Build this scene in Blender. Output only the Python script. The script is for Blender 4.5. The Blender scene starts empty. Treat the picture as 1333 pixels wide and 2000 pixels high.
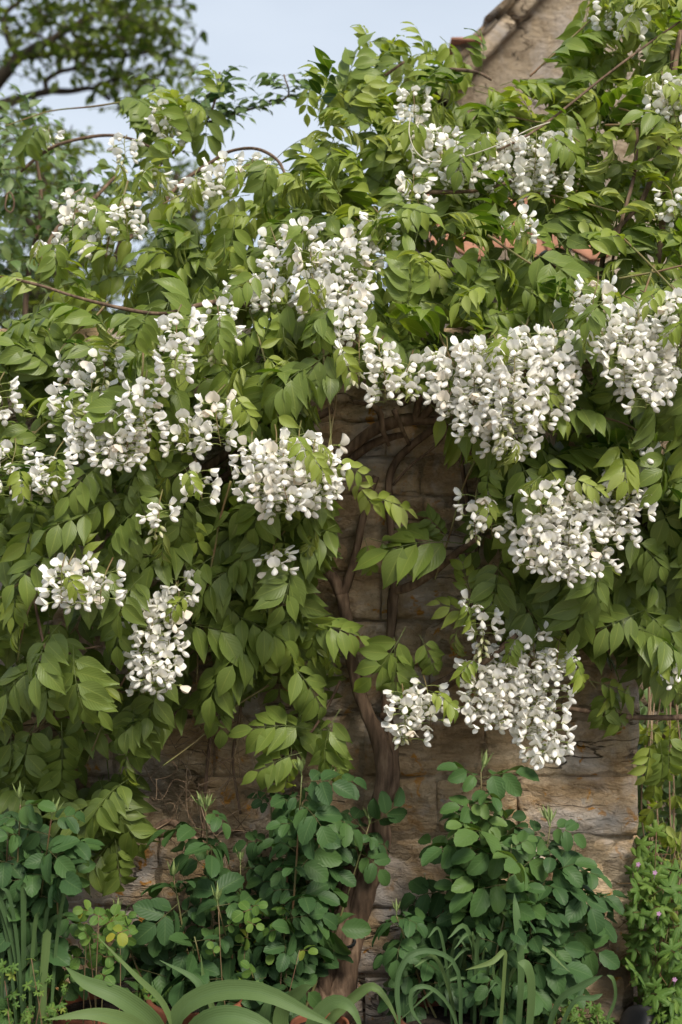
import bpy, math, random
import numpy as np
from mathutils import Vector, Matrix, noise as mnoise

# ------------------------------------------------------------------ camera, sky, sun, exposure
scene = bpy.context.scene
COL = scene.collection
SEED = 7
random.seed(SEED)
rng = np.random.default_rng(SEED)
R = math.radians

CAM_Y, CAM_Z, PLANE_W = -3.0, 1.22, 1.48        # frame is 1.48 m wide at y = 0
cam_d = bpy.data.cameras.new('camera')
cam = bpy.data.objects.new('camera', cam_d)
COL.objects.link(cam)
cam.location = (0, CAM_Y, CAM_Z)
cam.rotation_euler = (R(90), 0, 0)
cam_d.sensor_fit = 'HORIZONTAL'
cam_d.sensor_width = 24.0
cam_d.lens = 24.0 * 3.0 / PLANE_W
cam_d.clip_start = 0.05
cam_d.clip_end = 3000
cam_d.dof.use_dof = True
cam_d.dof.focus_distance = 2.86
cam_d.dof.aperture_fstop = 4.0
scene.camera = cam

SUN_ELEV, SUN_AZ = 49.0, 30.0      # azimuth measured from behind the camera towards its right
world = bpy.data.worlds.new('World')
scene.world = world
world.use_nodes = True
wn, wl = world.node_tree.nodes, world.node_tree.links
bg = wn['Background']
sky = wn.new('ShaderNodeTexSky')
sky.sky_type = 'NISHITA'
sky.sun_disc = False
sky.sun_elevation = R(SUN_ELEV)
sky.sun_rotation = R(180 - SUN_AZ)
sky.dust_density = 2.0
tc = wn.new('ShaderNodeTexCoord')
mp = wn.new('ShaderNodeMapping'); mp.inputs['Scale'].default_value = (1, 1, 2.6)
nz = wn.new('ShaderNodeTexNoise'); nz.inputs['Scale'].default_value = 2.2; nz.inputs['Detail'].default_value = 4
rp = wn.new('ShaderNodeValToRGB')
rp.color_ramp.elements[0].position = 0.34; rp.color_ramp.elements[0].color = (0.55, 0.55, 0.55, 1)
rp.color_ramp.elements[1].position = 0.66; rp.color_ramp.elements[1].color = (0.9, 0.9, 0.9, 1)
mx = wn.new('ShaderNodeMix'); mx.data_type = 'RGBA'
mx.inputs['B'].default_value = (6.9, 7.6, 8.5, 1)      # the thin high cloud
wl.new(tc.outputs['Generated'], mp.inputs['Vector']); wl.new(mp.outputs['Vector'], nz.inputs['Vector'])
wl.new(nz.outputs['Fac'], rp.inputs['Fac']); wl.new(rp.outputs['Color'], mx.inputs['Factor'])
wl.new(sky.outputs['Color'], mx.inputs['A']); wl.new(mx.outputs['Result'], bg.inputs['Color'])
bg.inputs['Strength'].default_value = 0.056

sun_d = bpy.data.lights.new('sun', 'SUN')
sun_d.energy = 2.3
sun_d.angle = R(20)
sun_d.color = (1.0, 0.93, 0.82)
sun = bpy.data.objects.new('sun', sun_d)
COL.objects.link(sun)
_sd = Vector((math.sin(R(SUN_AZ)) * math.cos(R(SUN_ELEV)), -math.cos(R(SUN_AZ)) * math.cos(R(SUN_ELEV)), math.sin(R(SUN_ELEV))))
sun.rotation_euler = _sd.to_track_quat('Z', 'Y').to_euler()

vs = scene.view_settings
vs.view_transform = 'Standard'
vs.look = 'None'
vs.exposure = 1.1
vs.gamma = 1.0
vs.use_curve_mapping = False
scene.cycles.use_denoising = True
scene.cycles.max_bounces = 6
scene.cycles.use_adaptive_sampling = True
scene.cycles.adaptive_threshold = 0.025
scene.cycles.transmission_bounces = 4
scene.cycles.transparent_max_bounces = 4


# ------------------------------------------------------------------ helpers
def PX(px, py, y):
    """World point at depth y seen at photo pixel (px, py) of 1333 x 2000."""
    w = PLANE_W * (y - CAM_Y) / 3.0 / 1333.0
    return Vector(((px - 666.5) * w, y, CAM_Z - (py - 1000.0) * w))


def to_px(p):
    w = PLANE_W * (p[1] - CAM_Y) / 3.0 / 1333.0
    return p[0] / w + 666.5, 1000.0 - (p[2] - CAM_Z) / w


MM = PLANE_W / 1333.0      # metres per photo pixel at y = 0


def nrm(v):
    v = np.asarray(v, float)
    return v / (np.linalg.norm(v) + 1e-12)


class Buf:
    """Collects all-quad pieces; attributes: lf (u, v, piece id / random), age."""
    def __init__(s):
        s.V, s.Q, s.A, s.G, s.n = [], [], [], [], 0

    def add(s, V, Q, A=None, G=None):
        V = np.asarray(V, np.float32)
        s.V.append(V)
        s.Q.append(np.asarray(Q, np.int32) + s.n)
        s.A.append(np.zeros((len(V), 3), np.float32) if A is None else np.asarray(A, np.float32))
        s.G.append(np.zeros(len(V), np.float32) if G is None else np.broadcast_to(np.asarray(G, np.float32), (len(V),)).copy())
        s.n += len(V)
        return s.n - len(V)

    def arrays(s):
        return np.concatenate(s.V), np.concatenate(s.Q), np.concatenate(s.A), np.concatenate(s.G)


def mesh_from(name, arrs, mat, smooth=True):
    V, Q, A, G = arrs
    me = bpy.data.meshes.new(name)
    me.vertices.add(len(V)); me.vertices.foreach_set('co', np.ascontiguousarray(V, np.float32).ravel())
    me.loops.add(len(Q) * 4); me.loops.foreach_set('vertex_index', np.ascontiguousarray(Q, np.int32).ravel())
    me.polygons.add(len(Q))
    me.polygons.foreach_set('loop_start', np.arange(0, len(Q) * 4, 4, dtype=np.int32))
    me.polygons.foreach_set('loop_total', np.full(len(Q), 4, np.int32))
    if smooth:
        me.polygons.foreach_set('use_smooth', np.ones(len(Q), bool))
    a = me.attributes.new('lf', 'FLOAT_VECTOR', 'POINT'); a.data.foreach_set('vector', np.ascontiguousarray(A, np.float32).ravel())
    g = me.attributes.new('age', 'FLOAT', 'POINT'); g.data.foreach_set('value', np.ascontiguousarray(G, np.float32))
    me.update(calc_edges=True)
    if mat:
        me.materials.append(mat)
    return me


def link(name, data, parent=None, mat4=None, **props):
    o = bpy.data.objects.new(name, data)
    COL.objects.link(o)
    if parent:
        o.parent = parent
    if mat4 is not None:
        o.matrix_local = mat4
    for k, v in props.items():
        o[k] = v
    return o


def thing(name, label, cat, loc=(0, 0, 0), group=None):
    o = link(name, None)
    o.location = loc
    o.empty_display_size = 0.05
    o['label'] = label; o['category'] = cat
    if group:
        o['group'] = group
    return o


def rel(parent, V):
    """World vertices into the parent's space (parents only carry a location)."""
    return np.asarray(V, np.float32) - np.array(parent.location, np.float32)


def part(name, buf, mat, parent, smooth=True, **props):
    V, Q, A, G = buf.arrays()
    p = parent
    off = np.zeros(3)
    while p:
        off += np.array(p.location); p = p.parent
    o = link(name, mesh_from(name, (V - off.astype(np.float32), Q, A, G), mat, smooth), parent, **props)
    return o


def grid_quads(nu, nv, off=0, closed_u=False):
    """verts laid as v rows of nu."""
    q = []
    nn = nu if closed_u else nu - 1
    for j in range(nv - 1):
        for i in range(nn):
            i2 = (i + 1) % nu
            q.append((off + j * nu + i, off + j * nu + i2, off + (j + 1) * nu + i2, off + (j + 1) * nu + i))
    return np.array(q, np.int32)


def spline(P, n):
    """Catmull-Rom through P (list of 3 or 4-vectors) into n samples."""
    P = np.asarray(P, float)
    P = np.vstack([2 * P[0] - P[1], P, 2 * P[-1] - P[-2]])
    m = len(P) - 3
    out = []
    for k in range(n):
        s = k / (n - 1) * m
        i = min(int(s), m - 1)
        t = s - i
        a, b, c, d = P[i], P[i + 1], P[i + 2], P[i + 3]
        out.append(0.5 * (2 * b + (c - a) * t + (2 * a - 5 * b + 4 * c - d) * t * t + (3 * b - a - 3 * c + d) * t ** 3))
    return np.array(out)


def tube(buf, P, rad, sides=6, wob=0.0, G=0.0, pid=0.0, seed=0.0, cap=True):
    """Tube along points P with radii rad (array or pair)."""
    P = np.asarray(P, float)
    n = len(P)
    rad = np.linspace(rad[0], rad[1], n) if (np.ndim(rad) and len(rad) == 2 and n != 2) else np.broadcast_to(np.asarray(rad, float), (n,)).copy()
    T = np.gradient(P, axis=0)
    T /= np.linalg.norm(T, axis=1)[:, None] + 1e-12
    ref = np.array([0.31, 0.2, 0.93]) if abs(T[0][2]) < 0.9 else np.array([1.0, 0.1, 0.0])
    U = nrm(np.cross(T[0], ref))
    V, A = [], []
    for i in range(n):
        U = nrm(U - T[i] * np.dot(U, T[i]))
        W = np.cross(T[i], U)
        for k in range(sides):
            a = 2 * math.pi * k / sides
            d = U * math.cos(a) + W * math.sin(a)
            r = max(rad[i], 2e-4)
            if wob:
                q = P[i] * 14 + d * 1.4
                r *= 1 + wob * mnoise.noise((q[0] + seed, q[1], q[2] * 0.6)) + wob * 0.5 * mnoise.noise((P[i][0] * 45 + seed, d[0] * 3 + P[i][1] * 40, P[i][2] * 40 + d[2] * 3))
            V.append(P[i] + d * r)
            A.append((k / sides, i / (n - 1), pid))
    Q = [tuple(x) for x in grid_quads(sides, n, 0, True)]
    if cap and sides >= 4:
        c0, c1 = len(V), len(V) + 1
        V += [P[0], P[-1]]; A += [(0, 0, pid), (0, 1, pid)]
        for k in range(0, sides - 1, 2):
            Q.append((c0, (k + 2) % sides, k + 1, k))
            o = (n - 1) * sides
            Q.append((c1, o + k, o + k + 1, o + (k + 2) % sides))
    return buf.add(V, Q, A, G)


# ------------------------------------------------------------------ materials
def new_mat(name):
    m = bpy.data.materials.new(name)
    m.use_nodes = True
    nt = m.node_tree
    return m, nt.nodes, nt.links, nt.nodes['Principled BSDF'], nt.nodes['Material Output']


def math_node(N, L, op, a, b=None):
    n = N.new('ShaderNodeMath'); n.operation = op
    for i, x in enumerate((a, b)):
        if x is None:
            continue
        if isinstance(x, (int, float)):
            n.inputs[i].default_value = x
        else:
            L.new(x, n.inputs[i])
    return n.outputs[0]


def ramp(N, L, fac, stops):
    r = N.new('ShaderNodeValToRGB')
    e = r.color_ramp.elements
    while len(e) < len(stops):
        e.new(0.5)
    for k, (p, c) in zip(e, stops):
        k.position = p; k.color = (*c, 1) if len(c) == 3 else c
    if fac is not None:
        L.new(fac, r.inputs['Fac'])
    return r.outputs['Color']


def mixc(N, L, fac, a, b, mode='MIX'):
    n = N.new('ShaderNodeMix'); n.data_type = 'RGBA'; n.blend_type = mode
    for k, x in (('Factor', fac), ('A', a), ('B', b)):
        s = [i for i in n.inputs if i.name == k and (i.type == 'RGBA' or (k == 'Factor' and i.type == 'VALUE'))][0]
        if isinstance(x, (int, float)):
            s.default_value = x
        elif isinstance(x, tuple):
            s.default_value = (*x, 1)
        else:
            L.new(x, s)
    return [o for o in n.outputs if o.type == 'RGBA'][0]


def leaf_mat(name, ages, back, vein=(0.30, 0.36, 0.10), rough=0.45, trans=0.30, nveins=9, stem=(0.16, 0.2, 0.06), spec=0.35, vein_amt=0.25, tmul=1.5):
    """ages: colour stops over the age attribute (0 = youngest)."""
    m, N, L, P, O = new_mat(name)
    at = N.new('ShaderNodeAttribute'); at.attribute_name = 'lf'
    ag = N.new('ShaderNodeAttribute'); ag.attribute_name = 'age'
    oi = N.new('ShaderNodeObjectInfo')
    ge = N.new('ShaderNodeNewGeometry')
    sp = N.new('ShaderNodeSeparateXYZ'); L.new(at.outputs['Vector'], sp.inputs[0])
    u = math_node(N, L, 'ABSOLUTE', sp.outputs[0]); v = sp.outputs[1]; rnd = sp.outputs[2]
    r2 = math_node(N, L, 'FRACT', math_node(N, L, 'ADD', math_node(N, L, 'ABSOLUTE', rnd), oi.outputs['Random']))
    jit = math_node(N, L, 'MULTIPLY', math_node(N, L, 'SUBTRACT', r2, 0.5), 0.36)
    age = math_node(N, L, 'ADD', ag.outputs['Fac'], jit)
    base = ramp(N, L, age, ages)
    # blotchy unevenness of the blade
    tn = N.new('ShaderNodeTexNoise'); tn.inputs['Scale'].default_value = 60; tn.inputs['Detail'].default_value = 3
    L.new(ge.outputs['Position'], tn.inputs['Vector'])
    base = mixc(N, L, math_node(N, L, 'MULTIPLY', tn.outputs['Fac'], 0.35), base, mixc(N, L, 1.0, base, (0.62, 0.68, 0.6), 'MULTIPLY'))
    # veins: midrib and laterals sweeping towards the tip
    mid = math_node(N, L, 'LESS_THAN', u, 0.055)
    ph = math_node(N, L, 'SUBTRACT', math_node(N, L, 'MULTIPLY', v, nveins), math_node(N, L, 'MULTIPLY', u, nveins * 0.33))
    if nveins < 0.1:          # parallel-veined strap
        ph = math_node(N, L, 'MULTIPLY', sp.outputs[0], 4.5)
    sn = math_node(N, L, 'SINE', math_node(N, L, 'MULTIPLY', ph, 6.2832))
    lat = math_node(N, L, 'MULTIPLY', math_node(N, L, 'MAXIMUM', math_node(N, L, 'SUBTRACT', sn, 0.72), 0.0), 2.2)
    vf = math_node(N, L, 'MINIMUM', math_node(N, L, 'ADD', math_node(N, L, 'MULTIPLY', mid, 0.9), math_node(N, L, 'MULTIPLY', lat, vein_amt)), 1.0)
    col = mixc(N, L, math_node(N, L, 'MULTIPLY', vf, 0.55), base, vein)
    col = mixc(N, L, math_node(N, L, 'MULTIPLY', ge.outputs['Backfacing'], 0.55), col, back)
    isst = math_node(N, L, 'LESS_THAN', rnd, -0.001)
    col = mixc(N, L, isst, col, stem)
    L.new(col, P.inputs['Base Color'])
    P.inputs['Roughness'].default_value = rough
    P.inputs['Specular IOR Level'].default_value = spec
    bp = N.new('ShaderNodeBump'); bp.inputs['Strength'].default_value = 0.22; bp.inputs['Distance'].default_value = 0.0011
    L.new(math_node(N, L, 'ADD', math_node(N, L, 'MULTIPLY', sn, -0.5), math_node(N, L, 'MULTIPLY', mid, -1.0)), bp.inputs['Height'])
    L.new(bp.outputs['Normal'], P.inputs['Normal'])
    tr = N.new('ShaderNodeBsdfTranslucent')
    L.new(mixc(N, L, 1.0, col, (tmul * 1.05, tmul * 1.05, tmul * 0.55), 'MULTIPLY'), tr.inputs['Color'])
    ms = N.new('ShaderNodeMixShader'); ms.inputs[0].default_value = trans
    L.new(P.outputs[0], ms.inputs[1]); L.new(tr.outputs[0], ms.inputs[2]); L.new(ms.outputs[0], O.inputs['Surface'])
    return m


def plain_mat(name, col, rough=0.7, col2=None, scale=30, bump=0.3, bscale=80, bdist=0.003, spec=0.3):
    m, N, L, P, O = new_mat(name)
    ge = N.new('ShaderNodeNewGeometry')
    tn = N.new('ShaderNodeTexNoise'); tn.inputs['Scale'].default_value = scale; tn.inputs['Detail'].default_value = 5
    L.new(ge.outputs['Position'], tn.inputs['Vector'])
    c = ramp(N, L, tn.outputs['Fac'], [(0.35, col), (0.65, col2 or tuple(x * 0.6 for x in col))])
    L.new(c, P.inputs['Base Color'])
    P.inputs['Roughness'].default_value = rough
    P.inputs['Specular IOR Level'].default_value = spec
    t2 = N.new('ShaderNodeTexNoise'); t2.inputs['Scale'].default_value = bscale; t2.inputs['Detail'].default_value = 6
    L.new(ge.outputs['Position'], t2.inputs['Vector'])
    bp = N.new('ShaderNodeBump'); bp.inputs['Strength'].default_value = bump; bp.inputs['Distance'].default_value = bdist
    L.new(t2.outputs['Fac'], bp.inputs['Height']); L.new(bp.outputs['Normal'], P.inputs['Normal'])
    return m


def bark_mat(name, a, b, c):
    m, N, L, P, O = new_mat(name)
    at = N.new('ShaderNodeAttribute'); at.attribute_name = 'lf'
    ge = N.new('ShaderNodeNewGeometry')
    mp = N.new('ShaderNodeMapping'); mp.inputs['Scale'].default_value = (90, 90, 16)
    L.new(ge.outputs['Position'], mp.inputs['Vector'])
    t1 = N.new('ShaderNodeTexNoise'); t1.inputs['Scale'].default_value = 1; t1.inputs['Detail'].default_value = 6
    L.new(mp.outputs['Vector'], t1.inputs['Vector'])
    t2 = N.new('ShaderNodeTexNoise'); t2.inputs['Scale'].default_value = 11; t2.inputs['Detail'].default_value = 4
    L.new(ge.outputs['Position'], t2.inputs['Vector'])
    col = ramp(N, L, t1.outputs['Fac'], [(0.3, a), (0.55, b), (0.75, c)])
    col = mixc(N, L, math_node(N, L, 'MULTIPLY', t2.outputs['Fac'], 0.6), col, mixc(N, L, 1.0, col, (0.55, 0.5, 0.42), 'MULTIPLY'))
    L.new(col, P.inputs['Base Color'])
    P.inputs['Roughness'].default_value = 0.85
    P.inputs['Specular IOR Level'].default_value = 0.2
    bp = N.new('ShaderNodeBump'); bp.inputs['Strength'].default_value = 0.6; bp.inputs['Distance'].default_value = 0.006
    L.new(t1.outputs['Fac'], bp.inputs['Height']); L.new(bp.outputs['Normal'], P.inputs['Normal'])
    return m


def stone_mat(name, cols, lichen=0.5, pale=0.5, damp=0.6):
    m, N, L, P, O = new_mat(name)
    ge = N.new('ShaderNodeNewGeometry'); oi = N.new('ShaderNodeObjectInfo')
    pos = ge.outputs['Position']

    def nt(scale, detail=5, rough=0.55, vec=None, dist=0.0):
        t = N.new('ShaderNodeTexNoise'); t.inputs['Scale'].default_value = scale; t.inputs['Detail'].default_value = detail
        t.inputs['Roughness'].default_value = rough; t.inputs['Distortion'].default_value = dist
        L.new(vec or pos, t.inputs['Vector'])
        return t.outputs['Fac']
    mp = N.new('ShaderNodeMapping'); mp.inputs['Scale'].default_value = (1, 1, 2.4); L.new(pos, mp.inputs['Vector'])
    f1 = nt(5.5, 7, 0.62, mp.outputs['Vector'], 0.6)
    f2 = nt(26, 6, 0.65)
    f3 = nt(150, 5, 0.7)
    base = ramp(N, L, f1, [(0.28, cols[0]), (0.45, cols[1]), (0.58, cols[2]), (0.74, cols[3])])
    tint = ramp(N, L, oi.outputs['Random'], [(0.0, (0.84, 0.80, 0.76)), (0.5, (1.0, 0.97, 0.93)), (1.0, (1.12, 1.08, 1.0))])
    base = mixc(N, L, 1.0, base, tint, 'MULTIPLY')
    base = mixc(N, L, 0.75, base, ramp(N, L, f2, [(0.32, (0.5, 0.45, 0.38)), (0.46, (1, 1, 1)), (0.7, (1.15, 1.13, 1.08))]), 'MULTIPLY')
    base = mixc(N, L, 0.6, base, ramp(N, L, f3, [(0.35, (0.7, 0.67, 0.62)), (0.5, (1.05, 1.05, 1.05))]), 'MULTIPLY')
    # pale lime bloom, green-brown damp stain, orange lichen
    fp = nt(4.2, 6, 0.6, None, 0.8)
    base = mixc(N, L, math_node(N, L, 'MULTIPLY', ramp(N, L, fp, [(0.50, (0, 0, 0)), (0.64, (1, 1, 1))]), pale), base, (0.60, 0.55, 0.51))
    fd = nt(3.1, 6, 0.6, mp.outputs['Vector'], 1.0)
    base = mixc(N, L, math_node(N, L, 'MULTIPLY', ramp(N, L, fd, [(0.5, (0, 0, 0)), (0.64, (1, 1, 1))]), damp), base, (0.13, 0.10, 0.058))
    fl = nt(21, 4, 0.6, None, 0.5); fl2 = nt(3.4, 2)
    lm = math_node(N, L, 'MULTIPLY', ramp(N, L, fl, [(0.60, (0, 0, 0)), (0.65, (1, 1, 1))]), ramp(N, L, fl2, [(0.42, (0, 0, 0)), (0.5, (1, 1, 1))]))
    base = mixc(N, L, math_node(N, L, 'MULTIPLY', lm, lichen), base, (0.50, 0.23, 0.04))
    fw = nt(46, 2)
    base = mixc(N, L, math_node(N, L, 'MULTIPLY', ramp(N, L, fw, [(0.70, (0, 0, 0)), (0.73, (1, 1, 1))]), 0.5 * pale), base, (0.42, 0.42, 0.40))
    # hairline splits: thin dark lines, also sunk in the bump
    mc = N.new('ShaderNodeMapping'); mc.inputs['Scale'].default_value = (1, 1, 3.2); L.new(pos, mc.inputs['Vector'])
    ck = math_node(N, L, 'ABSOLUTE', math_node(N, L, 'SUBTRACT', nt(4.5, 4, 0.5, mc.outputs['Vector'], 0.35), 0.5))
    ckm = math_node(N, L, 'MULTIPLY', ramp(N, L, ck, [(0.004, (1, 1, 1)), (0.016, (0, 0, 0))]), ramp(N, L, nt(6.3, 3), [(0.52, (0, 0, 0)), (0.62, (1, 1, 1))]))
    base = mixc(N, L, math_node(N, L, 'MULTIPLY', ckm, 0.7), base, (0.05, 0.036, 0.022))
    L.new(base, P.inputs['Base Color'])
    P.inputs['Roughness'].default_value = 0.92
    P.inputs['Specular IOR Level'].default_value = 0.15
    mp2 = N.new('ShaderNodeMapping'); mp2.inputs['Scale'].default_value = (1, 1, 1.9); L.new(pos, mp2.inputs['Vector'])
    h = math_node(N, L, 'ADD', math_node(N, L, 'MULTIPLY', nt(34, 8, 0.68, mp2.outputs['Vector'], 0.7), 1.0), math_node(N, L, 'MULTIPLY', nt(190, 5, 0.7), 0.16))
    h = math_node(N, L, 'SUBTRACT', h, math_node(N, L, 'MULTIPLY', ckm, 0.8))
    bp = N.new('ShaderNodeBump'); bp.inputs['Strength'].default_value = 1.0; bp.inputs['Distance'].default_value = 0.02
    L.new(h, bp.inputs['Height']); L.new(bp.outputs['Normal'], P.inputs['Normal'])
    return m


def petal_mat():
    m, N, L, P, O = new_mat('white_petal')
    at = N.new('ShaderNodeAttribute'); at.attribute_name = 'lf'
    ag = N.new('ShaderNodeAttribute'); ag.attribute_name = 'age'
    sp = N.new('ShaderNodeSeparateXYZ'); L.new(at.outputs['Vector'], sp.inputs[0])
    kind, v = sp.outputs[2], sp.outputs[1]
    # kind: 0 banner petal, 1 wings and keel, 2 green pedicel / calyx, 3 bud
    pet = ramp(N, L, v, [(0.0, (0.62, 0.60, 0.34)), (0.28, (0.88, 0.85, 0.72)), (0.6, (0.94, 0.92, 0.87))])
    pet = mixc(N, L, ramp(N, L, ag.outputs['Fac'], [(0.78, (0, 0, 0)), (1.0, (1, 1, 1))]), pet, (0.80, 0.70, 0.56))
    bud = ramp(N, L, v, [(0.0, (0.36, 0.40, 0.14)), (0.45, (0.66, 0.64, 0.40)), (1.0, (0.78, 0.75, 0.60))])
    c = mixc(N, L, math_node(N, L, 'GREATER_THAN', kind, 1.5), pet, (0.28, 0.33, 0.10))
    c = mixc(N, L, math_node(N, L, 'GREATER_THAN', kind, 2.5), c, bud)
    L.new(c, P.inputs['Base Color'])
    P.inputs['Roughness'].default_value = 0.55
    P.inputs['Specular IOR Level'].default_value = 0.25
    tr = N.new('ShaderNodeBsdfTranslucent'); L.new(c, tr.inputs['Color'])
    ms = N.new('ShaderNodeMixShader'); ms.inputs[0].default_value = 0.32
    L.new(P.outputs[0], ms.inputs[1]); L.new(tr.outputs[0], ms.inputs[2]); L.new(ms.outputs[0], O.inputs['Surface'])
    return m


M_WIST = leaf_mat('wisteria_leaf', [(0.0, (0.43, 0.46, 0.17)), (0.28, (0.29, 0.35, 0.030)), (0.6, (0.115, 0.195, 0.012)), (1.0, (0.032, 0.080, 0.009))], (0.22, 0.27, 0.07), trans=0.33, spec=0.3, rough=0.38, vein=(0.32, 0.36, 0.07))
M_ROSE = leaf_mat('rose_leaf', [(0.0, (0.17, 0.25, 0.055)), (0.35, (0.075, 0.15, 0.028)), (0.7, (0.032, 0.085, 0.022)), (1.0, (0.016, 0.05, 0.016))], (0.06, 0.11, 0.04), vein=(0.13, 0.2, 0.07), rough=0.45, trans=0.2, nveins=7, vein_amt=0.08, spec=0.16, stem=(0.12, 0.12, 0.05))
M_CLIMB = leaf_mat('climber_leaf', [(0.0, (0.22, 0.27, 0.06)), (0.5, (0.085, 0.16, 0.035)), (1.0, (0.035, 0.085, 0.028))], (0.14, 0.2, 0.07), rough=0.38, trans=0.25, stem=(0.1, 0.08, 0.04))
M_TREE = leaf_mat('tree_leaf', [(0.0, (0.22, 0.25, 0.03)), (0.5, (0.11, 0.16, 0.022)), (1.0, (0.05, 0.09, 0.018))], (0.14, 0.18, 0.04), rough=0.5, trans=0.42, stem=(0.1, 0.08, 0.04))
M_STRAP = leaf_mat('strap_leaf', [(0.0, (0.20, 0.24, 0.06)), (0.5, (0.075, 0.135, 0.042)), (1.0, (0.03, 0.07, 0.028))], (0.08, 0.13, 0.05), vein=(0.1, 0.16, 0.06), rough=0.5, spec=0.18, trans=0.15, nveins=0.01, vein_amt=0.22, stem=(0.14, 0.18, 0.07))
M_HERB = leaf_mat('herb_leaf', [(0.0, (0.55, 0.42, 0.03)), (0.22, (0.17, 0.25, 0.035)), (0.6, (0.075, 0.155, 0.022)), (1.0, (0.035, 0.09, 0.016))], (0.10, 0.17, 0.04), rough=0.5, spec=0.18, trans=0.28, nveins=5, vein_amt=0.1, stem=(0.2, 0.13, 0.06))
M_PETAL = petal_mat()
M_BARK = bark_mat('vine_bark', (0.075, 0.05, 0.034), (0.18, 0.12, 0.08), (0.29, 0.205, 0.14))
M_TREEBARK = bark_mat('tree_bark', (0.03, 0.024, 0.017), (0.07, 0.055, 0.038), (0.12, 0.095, 0.07))
M_SHOOT = plain_mat('young_shoot', (0.17, 0.18, 0.06), 0.6, (0.16, 0.09, 0.045), 18)
M_ROSESTEM = plain_mat('rose_stem', (0.12, 0.14, 0.05), 0.55, (0.13, 0.06, 0.03), 14)
M_DRY = plain_mat('dry_twig', (0.30, 0.22, 0.14), 0.8, (0.15, 0.09, 0.05), 20)
M_WALL = stone_mat('weathered_limestone', [(0.25, 0.165, 0.085), (0.45, 0.325, 0.195), (0.56, 0.435, 0.295), (0.66, 0.56, 0.43)], 0.95, 0.8, 0.42)
M_MORTAR = stone_mat('old_lime_mortar', [(0.2, 0.15, 0.09), (0.34, 0.26, 0.17), (0.42, 0.34, 0.24), (0.5, 0.42, 0.31)], 0.1, 0.3, 0.5)
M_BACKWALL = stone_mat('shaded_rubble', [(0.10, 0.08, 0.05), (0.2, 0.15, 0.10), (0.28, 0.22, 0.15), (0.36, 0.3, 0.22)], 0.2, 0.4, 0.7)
M_HOUSE = stone_mat('house_stone', [(0.3, 0.24, 0.17), (0.40, 0.325, 0.24), (0.46, 0.38, 0.29), (0.52, 0.45, 0.36)], 0.0, 0.7, 0.25)
M_ROOFSTONE = stone_mat('roof_stone', [(0.13, 0.10, 0.07), (0.22, 0.17, 0.12), (0.3, 0.24, 0.17), (0.36, 0.3, 0.22)], 0.3, 0.4, 0.6)
M_TERRA = plain_mat('terracotta', (0.22, 0.075, 0.036), 0.85, (0.13, 0.045, 0.025), 12, 0.3, 60)
M_TILE = plain_mat('clay_tile', (0.42, 0.2, 0.12), 0.9, (0.28, 0.14, 0.09), 9, 0.4, 40)
M_SOIL = plain_mat('garden_soil', (0.045, 0.032, 0.022), 0.95, (0.02, 0.015, 0.011), 40, 1.0, 60, 0.03)
M_DARKPOT = plain_mat('black_plastic', (0.03, 0.031, 0.034), 0.45, (0.06, 0.058, 0.055), 14, 0.15, 60)
M_PINK = plain_mat('pink_petal', (0.42, 0.24, 0.38), 0.6, (0.36, 0.2, 0.32), 30, 0.1)
M_TWINE = plain_mat('pale_twine', (0.55, 0.52, 0.42), 0.8, (0.4, 0.37, 0.28), 60, 0.3, 300)
M_TIE = plain_mat('black_tie', (0.015, 0.02, 0.022), 0.5)


# ------------------------------------------------------------------ setting: ground
def ground():
    n = 61
    xs = np.concatenate([np.linspace(-400, -4, 8), np.linspace(-3, 3, n - 16), np.linspace(4, 400, 8)])
    ys = np.concatenate([np.linspace(-30, -3.4, 6), np.linspace(-3, 2, n - 16), np.linspace(3, 900, 10)])
    V = []
    for y in ys:
        for x in xs:
            z = 0.03 * mnoise.noise((x * 2.3, y * 2.3, 0.0)) + 0.012 * mnoise.noise((x * 11, y * 11, 3.0)) if abs(x) < 3.5 and -3.3 < y < 2.5 else 0.0
            V.append((x, y, z))
    b = Buf(); b.add(V, grid_quads(len(xs), len(ys)))
    o = link('ground', mesh_from('ground', b.arrays(), M_SOIL), None, kind='structure')
    return o


ground()
b = Buf()  # unseen pale gravel strip, added to bounce light towards the wall
b.add([(x, y, 0.035 + 0.006 * mnoise.noise((x * 3, y * 3, 0))) for y in np.linspace(-6, -1.1, 30) for x in np.linspace(-5, 5, 40)], grid_quads(40, 30))
link('bounce_path', mesh_from('bounce_path', b.arrays(), plain_mat('bounce_gravel', (0.42, 0.36, 0.28), 0.95, (0.3, 0.25, 0.19), 60, .8, 90, .01)), None, kind='structure')


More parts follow.
